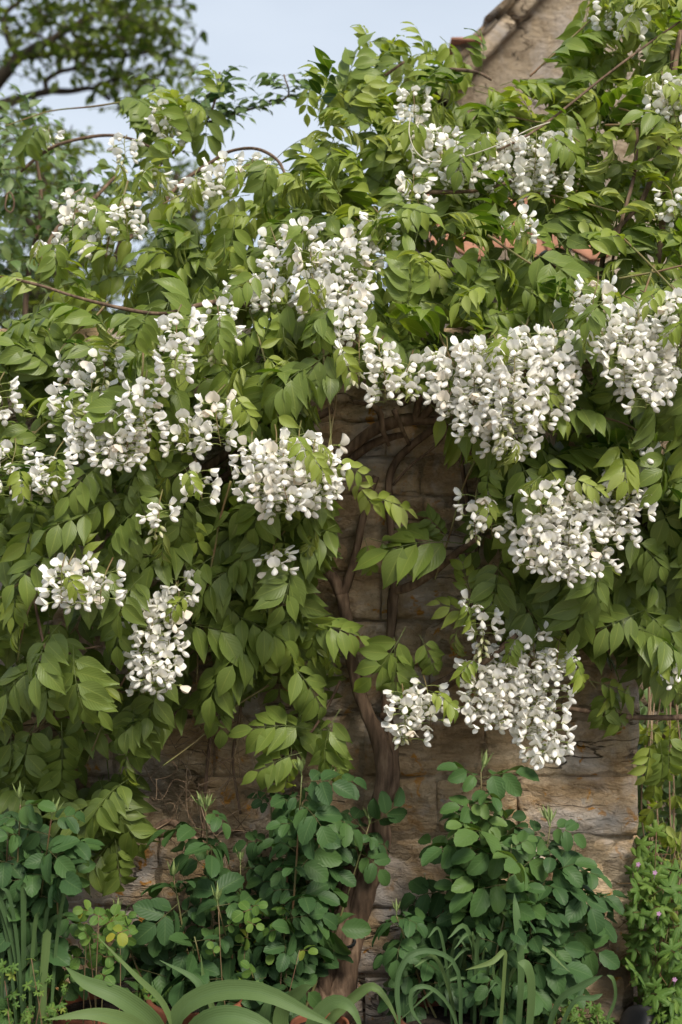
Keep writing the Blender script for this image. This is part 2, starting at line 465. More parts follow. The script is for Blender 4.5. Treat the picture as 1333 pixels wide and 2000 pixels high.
# ------------------------------------------------------------------ stone walls
def rough_stone(w, h, d, rnd, amp=0.010, nx=None, nz=None, yaw_round=0.007, wx=None, wz=0.0):
    """A dressed block: front (-y) face a displaced grid with worn arrises, shallow sides, back open in the wall core."""
    nx = nx or max(6, int(w / 0.0085)); nz = nz or max(5, int(h / 0.0085))
    ox, oz = rnd.uniform(-50, 50), rnd.uniform(-50, 50)
    V = []
    for j in range(nz + 1):
        for i in range(nx + 1):
            u, v = i / nx, j / nz
            x, z = (u - 0.5) * w, (v - 0.5) * h
            ed = min(u * w, (1 - u) * w, v * h, (1 - v) * h)
            f = 1 - math.exp(-ed / yaw_round)
            k = mnoise.noise((x * 9 + ox, z * 13 + oz, 0)) * 0.8 + 0.55 * mnoise.noise((x * 24 + ox, z * 34 + oz, 4)) + 0.3 * mnoise.noise((x * 60 + ox, z * 70 + oz, 9))
            st = mnoise.noise((x * 4 + ox, z * 30 + oz, 7))
            k -= 0.9 * max(0.0, st - 0.28)          # bedding cracks in the old stone
            y = -0.008 * f - amp * k * (0.35 + 0.65 * f)
            rg = abs(mnoise.noise((x * 11 + ox, z * 26 + oz, 12)))
            y += 0.012 * max(0.0, 0.10 - rg) / 0.10 * max(0.0, mnoise.noise((x * 5 + oz, z * 5, 15)) + .15)     # splits
            if wx is not None:       # hollows that weathering cut across the joints
                y -= 0.020 * mnoise.noise(((x + wx) * 5, (z + wz) * 8, 3)) + 0.010 * mnoise.noise(((x + wx) * 14, (z + wz) * 22, 6))
            jx = 0.004 * mnoise.noise((x * 20 + ox, z * 20, 2)) * (1 if 0 < i < nx else 1.6)
            jz = 0.005 * mnoise.noise((x * 14 + ox, z * 14, 5)) * (1 if 0 < j < nz else 1.6)
            V.append((x + jx, y, z + jz))
    Q = [tuple(q) for q in grid_quads(nx + 1, nz + 1)]
    # sides run back
    ring = [i for i in range(nx + 1)] + [(j * (nx + 1)) + nx for j in range(1, nz + 1)] + [nz * (nx + 1) + i for i in range(nx - 1, -1, -1)] + [j * (nx + 1) for j in range(nz - 1, 0, -1)]
    s = len(V)
    for i in ring:
        V.append((V[i][0], d, V[i][2]))
    m = len(ring)
    for k in range(m):
        Q.append((ring[k], s + k, s + (k + 1) % m, ring[(k + 1) % m]))
    b = Buf(); b.add(V, Q)
    return b.arrays()


def core_box(buf, x0, x1, y0, y1, z0, z1):
    V = [(x0, y0, z0), (x1, y0, z0), (x1, y1, z0), (x0, y1, z0), (x0, y0, z1), (x1, y0, z1), (x1, y1, z1), (x0, y1, z1)]
    Q = [(0, 1, 5, 4), (1, 2, 6, 5), (2, 3, 7, 6), (3, 0, 4, 7), (4, 5, 6, 7), (3, 2, 1, 0)]
    buf.add(V, Q)


WALL_Y = 0.20
WALL_TOP_PY = 640


def build_wall():
    wsc = PX(1, 0, WALL_Y).x - PX(0, 0, WALL_Y).x
    zof = lambda py: PX(0, py, WALL_Y).z
    xof = lambda px: PX(px, 0, WALL_Y).x
    rnd = random.Random(5)
    W = thing('stone_wall', 'old weathered buff limestone wall behind the wisteria trunk, with a pale worn corner', 'wall', (0, WALL_Y, 0))
    lines = [2095, 2000, 1907, 1772, 1634, 1516, 1398, 1300, 1212, 1120, 1040, 968, 892, 826, 735, WALL_TOP_PY]
    R_EDGE = 1246
    b = Buf()
    core_box(b, xof(-320), xof(R_EDGE - 8), WALL_Y - 0.001, WALL_Y + 0.42, -0.1, zof(WALL_TOP_PY) - 0.01)
    part('mortar_core', b, M_MORTAR, W, smooth=False)
    gap = 0.005
    for k in range(len(lines) - 1):
        lo, hi = lines[k], lines[k + 1]
        x = R_EDGE - (30 if k in (0, 1) else 0) + rnd.uniform(-8, 8)
        first = True
        while x > -320:
            hh, llo, hhi = None, lo, hi
            w = rnd.uniform(150, 330) if not first else [190, 215, 150, 150, 235, 300, 190, 260, 180, 240, 190, 220, 180, 200, 210][k]
            if first and k == 2:          # tall quoin spans two courses
                hhi = lines[k + 2]
            if first and k == 3:
                first = False; x -= 150; continue
            if x - w < -320:
                w = x + 330
            zz0, zz1 = zof(llo) + gap * 0.5, zof(hhi) - gap * 0.5
            ww = w * wsc - gap
            amp = 0.014 if not first else 0.010
            me = mesh_from('stone', rough_stone(ww, zz1 - zz0, 0.12, rnd, amp, wx=xof(x - w / 2), wz=(zz0 + zz1) / 2), M_WALL)
            o = link('stone', me, W)
            o.location = (xof(x - w / 2), rnd.uniform(-0.007, 0.004), (zz0 + zz1) / 2)
            o.rotation_euler = (R(rnd.uniform(-0.6, 0.6)), R(rnd.uniform(-0.5, 0.5)), R(rnd.uniform(-0.7, 0.7)))
            x -= w; first = False
    # right hand return of the corner, quoins running back
    for k in range(len(lines) - 1):
        zz0, zz1 = zof(lines[k]) + 0.003, zof(lines[k + 1]) - 0.003
        me = mesh_from('stone', rough_stone(0.36, zz1 - zz0, 0.03, rnd, 0.009), M_WALL)
        o = link('stone', me, W)
        o.location = (xof(R_EDGE) - 0.018, 0.21, (zz0 + zz1) / 2)
        o.rotation_euler = (0, 0, R(90))
    return W


build_wall()


def build_back_wall():
    y = 0.85
    rnd = random.Random(9)
    W = thing('rubble_wall', 'dark shaded rubble wall set back behind the bright corner', 'wall', (0, y, 0))
    x0, x1 = PX(1180, 0, y).x, PX(1560, 0, y).x
    b = Buf(); core_box(b, x0, x1, y + 0.006, y + 0.3, -0.1, 1.75)
    part('mortar_core', b, M_MORTAR, W, smooth=False)
    z = -0.05
    while z < 1.72:
        h = rnd.uniform(0.07, 0.13); x = x0
        while x < x1 - 0.05:
            w = min(rnd.uniform(0.12, 0.26), x1 - x)
            o = link('stone', mesh_from('stone', rough_stone(w - 0.008, h - 0.008, 0.08, rnd, 0.012, 7, 5), M_BACKWALL), W)
            o.location = (x + w / 2, rnd.uniform(-0.008, 0.004), z + h / 2)
            x += w
        z += h
    return W


build_back_wall()


# ------------------------------------------------------------------ house gable beyond the wall
def build_house():
    y = 2.4
    H = thing('stone_house', 'buff stone house gable with sloping stone verge above the climber', 'house', (0, y, 0))
    # wall: gable outline polygon extruded; slope follows the verge line
    a = PX(893, 175, y); top = PX(1180, -160, y)
    x_l, z_l = a.x, PX(893, 170, y).z
    sl = (PX(1062, 2, y).z - PX(925, 150, y).z) / (PX(1062, 2, y).x - PX(925, 150, y).x)
    xr = PX(1800, 0, y).x
    zr = z_l + sl * (xr - x_l)
    b = Buf()
    V = [(x_l, y, 0), (xr, y, 0), (xr, y, zr), (x_l, y, z_l), (x_l, y + 5, 0), (xr, y + 5, 0), (xr, y + 5, zr), (x_l, y + 5, z_l)]
    b.add(V, [(0, 1, 2, 3), (4, 7, 6, 5), (0, 3, 7, 4), (1, 5, 6, 2)])
    part('gable_wall', b, M_HOUSE, H, smooth=False)
    d = np.array([1, 0, sl]) / math.hypot(1, sl); n = np.array([-sl, 0, 1]) / math.hypot(1, sl)
    rnd = random.Random(3)
    L = math.hypot(xr - x_l, zr - z_l)
    s = -0.06
    # raking course under the tiles, in lengths
    while s < L:
        w = rnd.uniform(0.35, 0.5)
        o = link('verge_stone', mesh_from('verge_stone', rough_stone(w - 0.008, 0.06, 0.10, rnd, 0.005, 10, 5), M_HOUSE), H)
        c = np.array([x_l, 0, z_l]) + d * (s + w / 2) + n * 0.02
        o.location = (c[0], -0.055, c[2]); o.rotation_euler = (0, -math.atan(sl), 0)
        s += w
    s = -0.12
    while s < L:                                   # stone roof slates seen on edge
        w = rnd.uniform(0.11, 0.17)
        bb = Buf(); core_box(bb, -w * 0.62, w * 0.62, -0.09, 4.5, -0.012, 0.012)
        o = link('roof_tile', mesh_from('roof_tile', bb.arrays(), M_ROOFSTONE, False), H)
        c = np.array([x_l, 0, z_l]) + d * (s + w / 2) + n * (0.066 + rnd.uniform(-0.004, 0.006))
        o.location = (c[0], rnd.uniform(-0.02, 0.02), c[2]); o.rotation_euler = (0, -math.atan(sl) + R(5), 0)
        s += w
    # kneeler at the eaves with a clay tile on top
    b = Buf(); p = PX(893, 0, y); core_box(b, x_l - 0.01, x_l + 0.04, y - 0.06, y + 0.3, PX(0, 165, y).z, PX(0, 97, y).z)
    part('kneeler', b, M_HOUSE, H, smooth=False)
    b = Buf(); core_box(b, x_l - 0.03, x_l + 0.09, y - 0.10, y + 0.3, PX(0, 96, y).z, PX(0, 89, y).z)
    part('eaves_tile', b, M_TILE, H, smooth=False)
    # lean-to with clay tiles glimpsed through the flowers
    z0 = PX(0, 470, 1.5).z
    for r in range(3):
        for c in range(3):
            bb = Buf()
            V = []
            for j in range(2):
                for i in range(7):
                    u = i / 6
                    V.append(((u - 0.5) * 0.2, (j - 0.5) * 0.26, 0.022 * math.sin(u * math.pi * 2) + 0.01 * (1 - j)))
            V += [(v[0], v[1], v[2] - 0.012) for v in V]
            q = [tuple(x) for x in grid_quads(7, 2)] + [tuple(x)[::-1] for x in grid_quads(7, 2, 14)] + [(i + 1, i, i + 14, i + 15) for i in range(6)] + [(i + 7, i + 8, i + 22, i + 21) for i in range(6)]
            bb.add(V, q)
            o = link('pantile', mesh_from('pantile', bb.arrays(), M_TILE), H)
            o.location = (PX(900, 0, 1.5).x + c * 0.185, 1.5 - y + r * 0.2, z0 + r * 0.12); o.rotation_euler = (R(31), 0, 0)
    b = Buf(); core_box(b, PX(880, 0, 1.5).x, PX(880, 0, 1.5).x + 1.4, 1.52, 1.62, 0, z0 - 0.06)
    part('lean_to_wall', b, M_HOUSE, H, smooth=False)
    return H


build_house()


# ------------------------------------------------------------------ leaf shapes
def leaflet(L, W, fold=0.35, arch=0.25, wav=0.06, ns=7, half=2, base=0.55, tip=1.0, ph=0.0, skew=0.0, jag=0.0):
    """One blade in local space: x along, y across, z up."""
    ts = np.linspace(0, 1, ns) ** 0.92
    if base == 0.55:      # ovate with a long drawn-out point
        prof = np.interp(ts, [0, .06, .15, .27, .40, .55, .68, .78, .87, .94, 1], [.06, .36, .72, .95, 1, .87, .62, .38, .19, .09, 0]) * W * 0.5
    else:
        prof = (ts + 0.008) ** base * (1 - ts) ** tip
        prof = prof / prof.max() * W * 0.5
    prof[0] = max(prof[0], W * 0.03); prof[-1] = W * 0.012
    us = np.linspace(-1, 1, 2 * half + 1)
    V, A = [], []
    ang = 0.0; x = z = 0.0
    for k, t in enumerate(ts):
        if k:
            ds = (ts[k] - ts[k - 1]) * L
            ang = arch * t * 2.0
            x += ds * math.cos(ang); z -= ds * math.sin(ang)
        for u in us:
            y = prof[k] * u * math.cos(fold)
            zz = abs(prof[k] * u) * math.sin(fold) + wav * L * 0.5 * math.sin(t * 7 + ph + u) * abs(u) * t
            if jag and abs(u) == 1 and 0 < k < ns - 1:
                y *= 1 + jag * (1 if k % 2 else -1)
            V.append((x + zz * math.sin(ang) * 0.8, y + skew * t * L, z + zz * math.cos(ang)))
            A.append((u, t, 0))
    return np.array(V), grid_quads(2 * half + 1, ns), np.array(A)


def frame(T, N):
    T = nrm(T); N = np.asarray(N, float)
    S = nrm(np.cross(N, T)); N = np.cross(T, S)
    return np.stack([T, S, N], 1)      # columns


def pinnate(rn, pairs, L, fl, fw, droop=0.6, fold=0.35, arch=0.25, spread=62, hang=0.15, age=0.5, agej=0.08, hi=True, petiole=0.28, base=0.55, tip=1.0, twist=0.6, jag=0.0, rr=0.0013, grow=0.0):
    """A compound leaf: rachis along +x drooping in -z; leaflets bridged to it so the leaf is one surface."""
    b = Buf()
    nseg = pairs + 2
    ss = np.concatenate([[0], np.linspace(petiole, 1, pairs + 1)])
    P, Tn = [], []
    p = np.zeros(3); a0 = 0.25
    bend = rn.uniform(-0.25, 0.25)
    prev = 0
    for s in ss:
        ds = (s - prev) * L; prev = s
        a = a0 - droop * s * 1.3
        t = np.array([math.cos(a) * math.cos(bend * s), math.cos(a) * math.sin(bend * s), math.sin(a)])
        p = p + t * ds
        P.append(p.copy()); Tn.append(t)
    V, A = [], []
    for i, (p, t) in enumerate(zip(P, Tn)):
        S = nrm(np.cross([0, 0, 1], t)); N = np.cross(t, S)
        r = rr * (1 - 0.55 * ss[i])
        for d in (S, N, -S, -N):
            V.append(p + d * r); A.append((0, ss[i], -0.5))
    b.add(V, grid_quads(4, len(P), 0, True), A, age)
    ns, half = (9, 2) if hi else (7, 1)
    for i in range(1, len(P)):
        t = Tn[i]; S = nrm(np.cross([0, 0, 1], t)); N = np.cross(t, S)
        sides = (1, -1) if i < len(P) - 1 else (0,)
        rel_i = (i - 1) / max(1, len(P) - 2)
        for sd in sides:
            k = (0.78 + 0.3 * math.sin(math.pi * (0.25 + 0.6 * rel_i))) * rn.uniform(0.88, 1.1) * (1 + grow * rel_i)
            ll, ww = fl * k, fw * k * rn.uniform(0.9, 1.1)
            an = R(spread + rn.uniform(-12, 12)) * (1 - 0.25 * rel_i)
            T = t * math.cos(an) + S * sd * math.sin(an) if sd else t + S * rn.uniform(-0.2, 0.2)
            T = nrm(T - N * (hang + rn.uniform(-0.15, 0.2)))
            NN = nrm(N + S * sd * rn.uniform(-twist, twist) + t * rn.uniform(-twist, twist))
            M = frame(T, NN)
            v, q, a = leaflet(ll, ww, fold * rn.uniform(0.7, 1.3), arch * rn.uniform(0.4, 1.7), 0.07, ns, half, base, tip, rn.uniform(0, 6), 0, jag)
            ped = 0.004 * (fl / 0.07)
            v = v @ M.T + P[i] + T * ped
            a[:, 2] = rn.uniform(0.0, 1.0)
            off = b.add(v, q, a, np.clip(age + rn.uniform(-agej, agej), 0, 1))
            r0 = i * 4
            w = 2 * half
            b.Q.append(np.array([(r0, r0 + 2, off + w, off)], np.int32))
    return b.arrays()


def xform(arr, M3, loc, sc=1.0, dage=0.0, drnd=0.0):
    V, Q, A, G = arr
    A2 = A
    if drnd:
        A2 = A.copy(); m = A2[:, 2] >= 0; A2[m, 2] = (A2[m, 2] + drnd) % 1.0
    return (V * sc) @ np.asarray(M3, np.float32).T + np.asarray(loc, np.float32), Q, A2, np.clip(G + dage, 0, 1)


def mat4(M3, loc, sc):
    m = Matrix(((M3[0][0] * sc, M3[0][1] * sc, M3[0][2] * sc, loc[0]), (M3[1][0] * sc, M3[1][1] * sc, M3[1][2] * sc, loc[1]), (M3[2][0] * sc, M3[2][1] * sc, M3[2][2] * sc, loc[2]), (0, 0, 0, 1)))
    return m


rn = random.Random(11)
LEAFKINDS = {
    # mature spread leaf, bright half-grown leaf, pale folded hanging young leaf
    'M': [dict(pairs=rn.choice([3, 4, 4]), L=0.165, fl=0.092, fw=0.044, droop=rn.uniform(0.3, 0.9), fold=0.25, arch=0.30, spread=56, hang=0.34, age=rn.uniform(0.62, 0.9)) for _ in range(8)],
    'B': [dict(pairs=rn.choice([3, 4, 4, 5]), L=0.150, fl=0.078, fw=0.034, droop=rn.uniform(0.3, 1.0), fold=0.36, arch=0.30, spread=52, hang=0.40, age=rn.uniform(0.26, 0.5)) for _ in range(9)],
    'F': [dict(pairs=rn.choice([3, 4, 4]), L=0.095, fl=0.050, fw=0.018, droop=rn.uniform(0.7, 1.5), fold=0.95, arch=0.22, spread=34, hang=0.65, age=rn.uniform(0.02, 0.18)) for _ in range(6)],
}
LEAF_HI, LEAF_LO = {}, {}
for k, specs in LEAFKINDS.items():
    LEAF_HI[k], LEAF_LO[k] = [], []
    for i, s in enumerate(specs):
        LEAF_HI[k].append(pinnate(random.Random(100 + i), hi=True, **s))
        LEAF_LO[k].append(pinnate(random.Random(100 + i), hi=False, **s))


# ------------------------------------------------------------------ the wisteria
WIS = thing('wisteria_vine', 'white flowering wisteria with twisted brown trunk draped over the stone wall', 'climber', tuple(PX(655, 2075, 0.1)))

DCTRL = np.array([(650, 80, .75), (820, 90, .7), (650, 300, .3), (800, 250, .35), (650, 500, -.05), (650, 700, -.18), (560, 930, -.24), (300, 700, -.33), (60, 620, -.08), (100, 420, .55),
                  (100, 260, .95), (330, 200, .85), (450, 300, .55), (250, 470, .2), (430, 430, .1), (1000, 320, .28), (1180, 60, .5), (1300, 100, .3), (1250, 300, .15), (1000, 560, -.12),
                  (1000, 770, -.24), (1280, 700, -.24), (1100, 1050, -.10), (1000, 1350, .06), (1260, 1150, .05), (1150, 1270, .08), (200, 1000, -.28), (120, 1200, -.25), (300, 1300, -.06), (80, 1500, .04),
                  (600, 1240, .02), (620, 1450, .04), (170, 1650, .04), (420, 1300, .04), (1300, 1330, 0.12), (800, 1100, .02), (480, 1120, -.1), (900, 650, -.15), (20, 850, -.15)], float)


def depth(px, py):
    d2 = (DCTRL[:, 0] - px) ** 2 + (DCTRL[:, 1] - py) ** 2 + 2500
    w = 1 / d2 ** 1.6
    return float((w * DCTRL[:, 2]).sum() / w.sum())


def inside(poly, x, y):
    c = False
    n = len(poly)
    for i in range(n):
        x1, y1 = poly[i]; x2, y2 = poly[i - 1]
        if (y1 > y) != (y2 > y) and x < (x2 - x1) * (y - y1) / (y2 - y1) + x1:
            c = not c
    return c


CANOPY = [(-60, 640), (50, 575), (170, 525), (290, 455), (420, 400), (540, 355), (620, 290), (700, 240), (800, 190), (900, 165), (1010, 160), (1090, 95), (1140, 20), (1190, -60), (1400, -60), (1400, 1330),
          (1300, 1375), (1230, 1355), (1130, 1300), (1010, 1240), (905, 1180), (960, 1090), (1000, 1000), (950, 960), (935, 880), (840, 790), (700, 745), (620, 790), (640, 880), (655, 960), (660, 1040), (590, 1090),
          (580, 1150), (660, 1220), (690, 1330), (680, 1460), (560, 1490), (480, 1420), (350, 1360), (280, 1420), (260, 1560), (260, 1690), (140, 1720), (80, 1600), (-60, 1560)]
TOPMASS = [(600, 225), (640, 130), (720, 72), (850, 62), (915, 115), (960, 160), (900, 230), (760, 270), (640, 300)]
UPLEFT = [(225, 180), (330, 160), (420, 180), (440, 270), (540, 310), (600, 345), (420, 420), (290, 470), (180, 530), (110, 510), (110, 430), (200, 350), (240, 260)]

WALL_TOP_Z = PX(0, WALL_TOP_PY, WALL_Y).z
leaves = []      # (kind, variant, M3, loc, scale, dage, weight)


def add_leaf(px, py, y, ang, ln, kind, facing, rn, dage=0.0, out=0.45, roll=0.0, weight=1.0):
    """ang: heading in the picture plane (0 right, 90 down); out: how far the rachis comes towards -y."""
    a = R(ang)
    T = nrm([math.cos(a), -out, -math.sin(a)])
    N = nrm([rn.uniform(-0.4, 0.4) + roll, -facing, (1 - facing) + 0.25])
    if abs(np.dot(T, N)) > 0.9:
        N = nrm(N + np.array([0.5, 0, 0.4]))
    M3 = frame(T, N)
    loc = np.array(PX(px, py, y))
    base = LEAFKINDS[kind]
    vi = rn.randrange(len(base))
    sc = ln * MM * (y - CAM_Y) / 3.0 / (base[vi]['L'] + base[vi]['fl'] * 0.8)
    leaves.append([kind, vi, M3, loc, sc, dage, weight])


CX, CY = 690, 380


def scatter(poly, spacing, layer, rn, dens=1.0, hole=None):
    xs = [p[0] for p in poly]; ys = [p[1] for p in poly]
    pts = []
    cell = {}
    area = (max(xs) - min(xs)) * (max(ys) - min(ys))
    for _ in range(int(area / spacing ** 2 * 14)):
        x, y = rn.uniform(min(xs), max(xs)), rn.uniform(min(ys), max(ys))
        if not inside(poly, x, y):
            continue
        g = (int(x // spacing), int(y // spacing))
        if any((x - q[0]) ** 2 + (y - q[1]) ** 2 < spacing ** 2 for i in (-1, 0, 1) for j in (-1, 0, 1) for q in cell.get((g[0] + i, g[1] + j), ())):
            continue
        cell.setdefault(g, []).append((x, y)); pts.append((x, y))
    for x, y in pts:
        if rn.random() > dens:
            continue
        low = y > 1000
        clump = mnoise.noise((x * 0.010 + (0 if low else layer[0] * 20), y * 0.010, 1.7))
        if clump < (-0.04 if y < 1250 else 0.12) if low else clump < -0.28 and rn.random() < 0.8:
            continue
        d = depth(x, y)
        dy = d + layer[0] + rn.uniform(0, layer[1]) - 0.10 * clump
        z = PX(x, y, dy).z
        if z < WALL_TOP_Z + 0.03:
            dy = min(dy, WALL_Y - 0.04)
        vx, vy = x - CX, (y - CY) * 0.8
        l = math.hypot(vx, vy) + 1
        top = max(0.0, min(1.0, (1050 - y) / 700.0))
        outer = layer[0] < 0.05
        r = rn.random()
        pf = (0.30 if outer else 0.05) * (0.55 + 0.7 * top)
        pm = 0.90 - 0.70 * top if outer else 0.95 - 0.45 * top
        kind = 'F' if r < pf else ('M' if rn.random() < pm else 'B')
        ln = {'F': rn.uniform(85, 125), 'B': rn.uniform(105, 165), 'M': rn.uniform(130, 195)}[kind]
        if y < 450 and kind != 'F':
            ln *= 0.85
        out = rn.uniform(0.15, 0.9) if outer else rn.uniform(0, 0.5)
        if low:
            out += rn.uniform(.1, .5)
        for _try in range(7):
            hx, hy = vx / l * 0.8, vy / l * 0.4 + 0.5 - 0.75 * top
            ang = math.degrees(math.atan2(hy, hx)) + rn.gauss(0, 55 + 30 * top)
            k = ln / math.hypot(1, out) * 0.92
            if inside(poly, x + math.cos(R(ang)) * k, y + math.sin(R(ang)) * k + 0.12 * ln):
                break
        else:
            continue
        fac = rn.uniform(0.2, 0.75) - 0.14 * top
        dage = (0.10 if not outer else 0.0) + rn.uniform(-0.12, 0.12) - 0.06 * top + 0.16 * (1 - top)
        add_leaf(x, y, dy, ang, ln, kind, fac, rn, dage, out=out, roll=rn.uniform(-.35, .35))


rs = random.Random(21)
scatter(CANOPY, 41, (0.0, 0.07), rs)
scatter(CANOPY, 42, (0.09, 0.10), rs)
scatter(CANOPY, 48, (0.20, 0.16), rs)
scatter([(470, 350), (600, 270), (800, 230), (1060, 130), (1150, -40), (1400, -40), (1400, 560), (1000, 480), (760, 500), (520, 480)], 42, (0.10, 0.35), rs)
scatter([(60, 620), (330, 480), (600, 360), (900, 300), (1380, 300), (1380, 760), (900, 720), (650, 700), (300, 850), (60, 850)], 60, (0.30, 0.25), rs)
scatter([(180, 1330), (700, 1330), (690, 1470), (560, 1500), (470, 1560), (300, 1660), (200, 1700)], 50, (0.10, 0.10), rs, .55)
scatter(TOPMASS, 38, (0.0, 0.10), rs)
scatter(TOPMASS, 42, (0.12, 0.15), rs)
scatter(UPLEFT, 40, (0.0, 0.12), rs, 0.8)
scatter(UPLEFT, 62, (0.15, 0.2), rs, 0.6)

HERO = [
    (645, 897, 25, 120, 'B', .75), (712, 968, 12, 140, 'B', .7), (690, 930, 60, 110, 'B', .7), (722, 1052, 18, 150, 'M', .8), (712, 1050, 70, 100, 'B', .8), (905, 1062, 187, 250, 'M', .7), (880, 1060, 235, 110, 'M', .9),
    (792, 1226, 118, 190, 'M', .75), (770, 1245, 85, 170, 'M', .7), (820, 1240, 60, 120, 'M', .6), (768, 1342, 35, 130, 'M', .7), (440, 1195, 22, 210, 'M', .75), (320, 1215, 4, 230, 'M', .7), (505, 1235, 80, 130, 'B', .8),
    (610, 1425, 195, 190, 'M', .75), (590, 1470, 170, 150, 'M', .7), (665, 1385, 125, 170, 'M', .6), (570, 1460, 95, 130, 'B', .7), (640, 1420, 85, 150, 'M', .5), (1180, 1335, 65, 150, 'B', .85), (1190, 1340, 110, 120, 'M', .8), (1150, 1330, 10, 140, 'B', .7),
    (95, 1290, 86, 130, 'B', .95), (-15, 855, 8, 110, 'B', .8), (290, 818, 90, 125, 'B', .95), (265, 1375, 95, 160, 'M', .8), (75, 1400, 115, 190, 'M', .75), (120, 1410, 85, 180, 'M', .75), (20, 1420, 80, 190, 'M', .7), (160, 1560, 98, 150, 'M', .85),
    (225, 1570, 65, 150, 'M', .75), (225, 1640, 80, 140, 'M', .75), (535, 1060, 160, 170, 'M', .7), (500, 1090, 105, 140, 'M', .7), (420, 1085, 150, 150, 'M', .7), (935, 1205, 195, 130, 'B', .8), (925, 1170, 245, 120, 'B', .8), (945, 1190, 150, 120, 'F', .6),
    (900, 1220, 130, 110, 'F', .6), (1080, 610, 95, 120, 'F', .7), (500, 700, 290, 130, 'B', .9), (505, 690, 30, 130, 'B', .85), (1125, 480, 340, 150, 'B', .8), (1185, 1190, 20, 150, 'M', .7), (1290, 1290, 40, 140, 'M', .7), (170, 1125, 262, 130, 'B', .8),
    (655, 190, 255, 110, 'B', .6), (700, 130, 60, 130, 'B', .5), (720, 110, 280, 90, 'B', .5), (835, 120, 250, 110, 'B', .5), (935, 150, 285, 120, 'M', .6), (430, 200, 270, 110, 'B', .6), (640, 175, 95, 120, 'B', .6), (610, 160, 110, 100, 'B', .6),
    (560, 1040, 105, 120, 'B', .8), (620, 1020, 100, 100, 'F', .7), (600, 1215, 15, 170, 'M', .6), (560, 1290, 40, 180, 'M', .6), (480, 1300, 150, 190, 'M', .6), (330, 1300, 120, 180, 'M', .6), (400, 1330, 60, 160, 'M', .6), (630, 1180, 110, 140, 'M', .6),
    (950, 1250, 60, 110, 'B', .8), (1040, 1220, 30, 140, 'B', .8), (1060, 880, 75, 140, 'B', .8), (1000, 890, 140, 100, 'F', .7), (960, 900, 110, 110, 'M', .7), (1020, 760, 5, 110, 'B', .85), (990, 790, 30, 120, 'B', .85),
    (230, 500, 200, 130, 'B', .5), (100, 560, 190, 150, 'B', .5), (1290, 1450, 85, 130, 'M', .7), (1310, 1420, 100, 140, 'M', .7), (1270, 1440, 95, 120, 'B', .7),
]
for (px, py, an, ln, kd, fc) in HERO:
    add_leaf(px, py, min(depth(px, py) - 0.03, 0.13) if py > 420 else depth(px, py) - .03, an, ln * .9, kd, fc, rs, 0.0, out=0.35, weight=3.0)

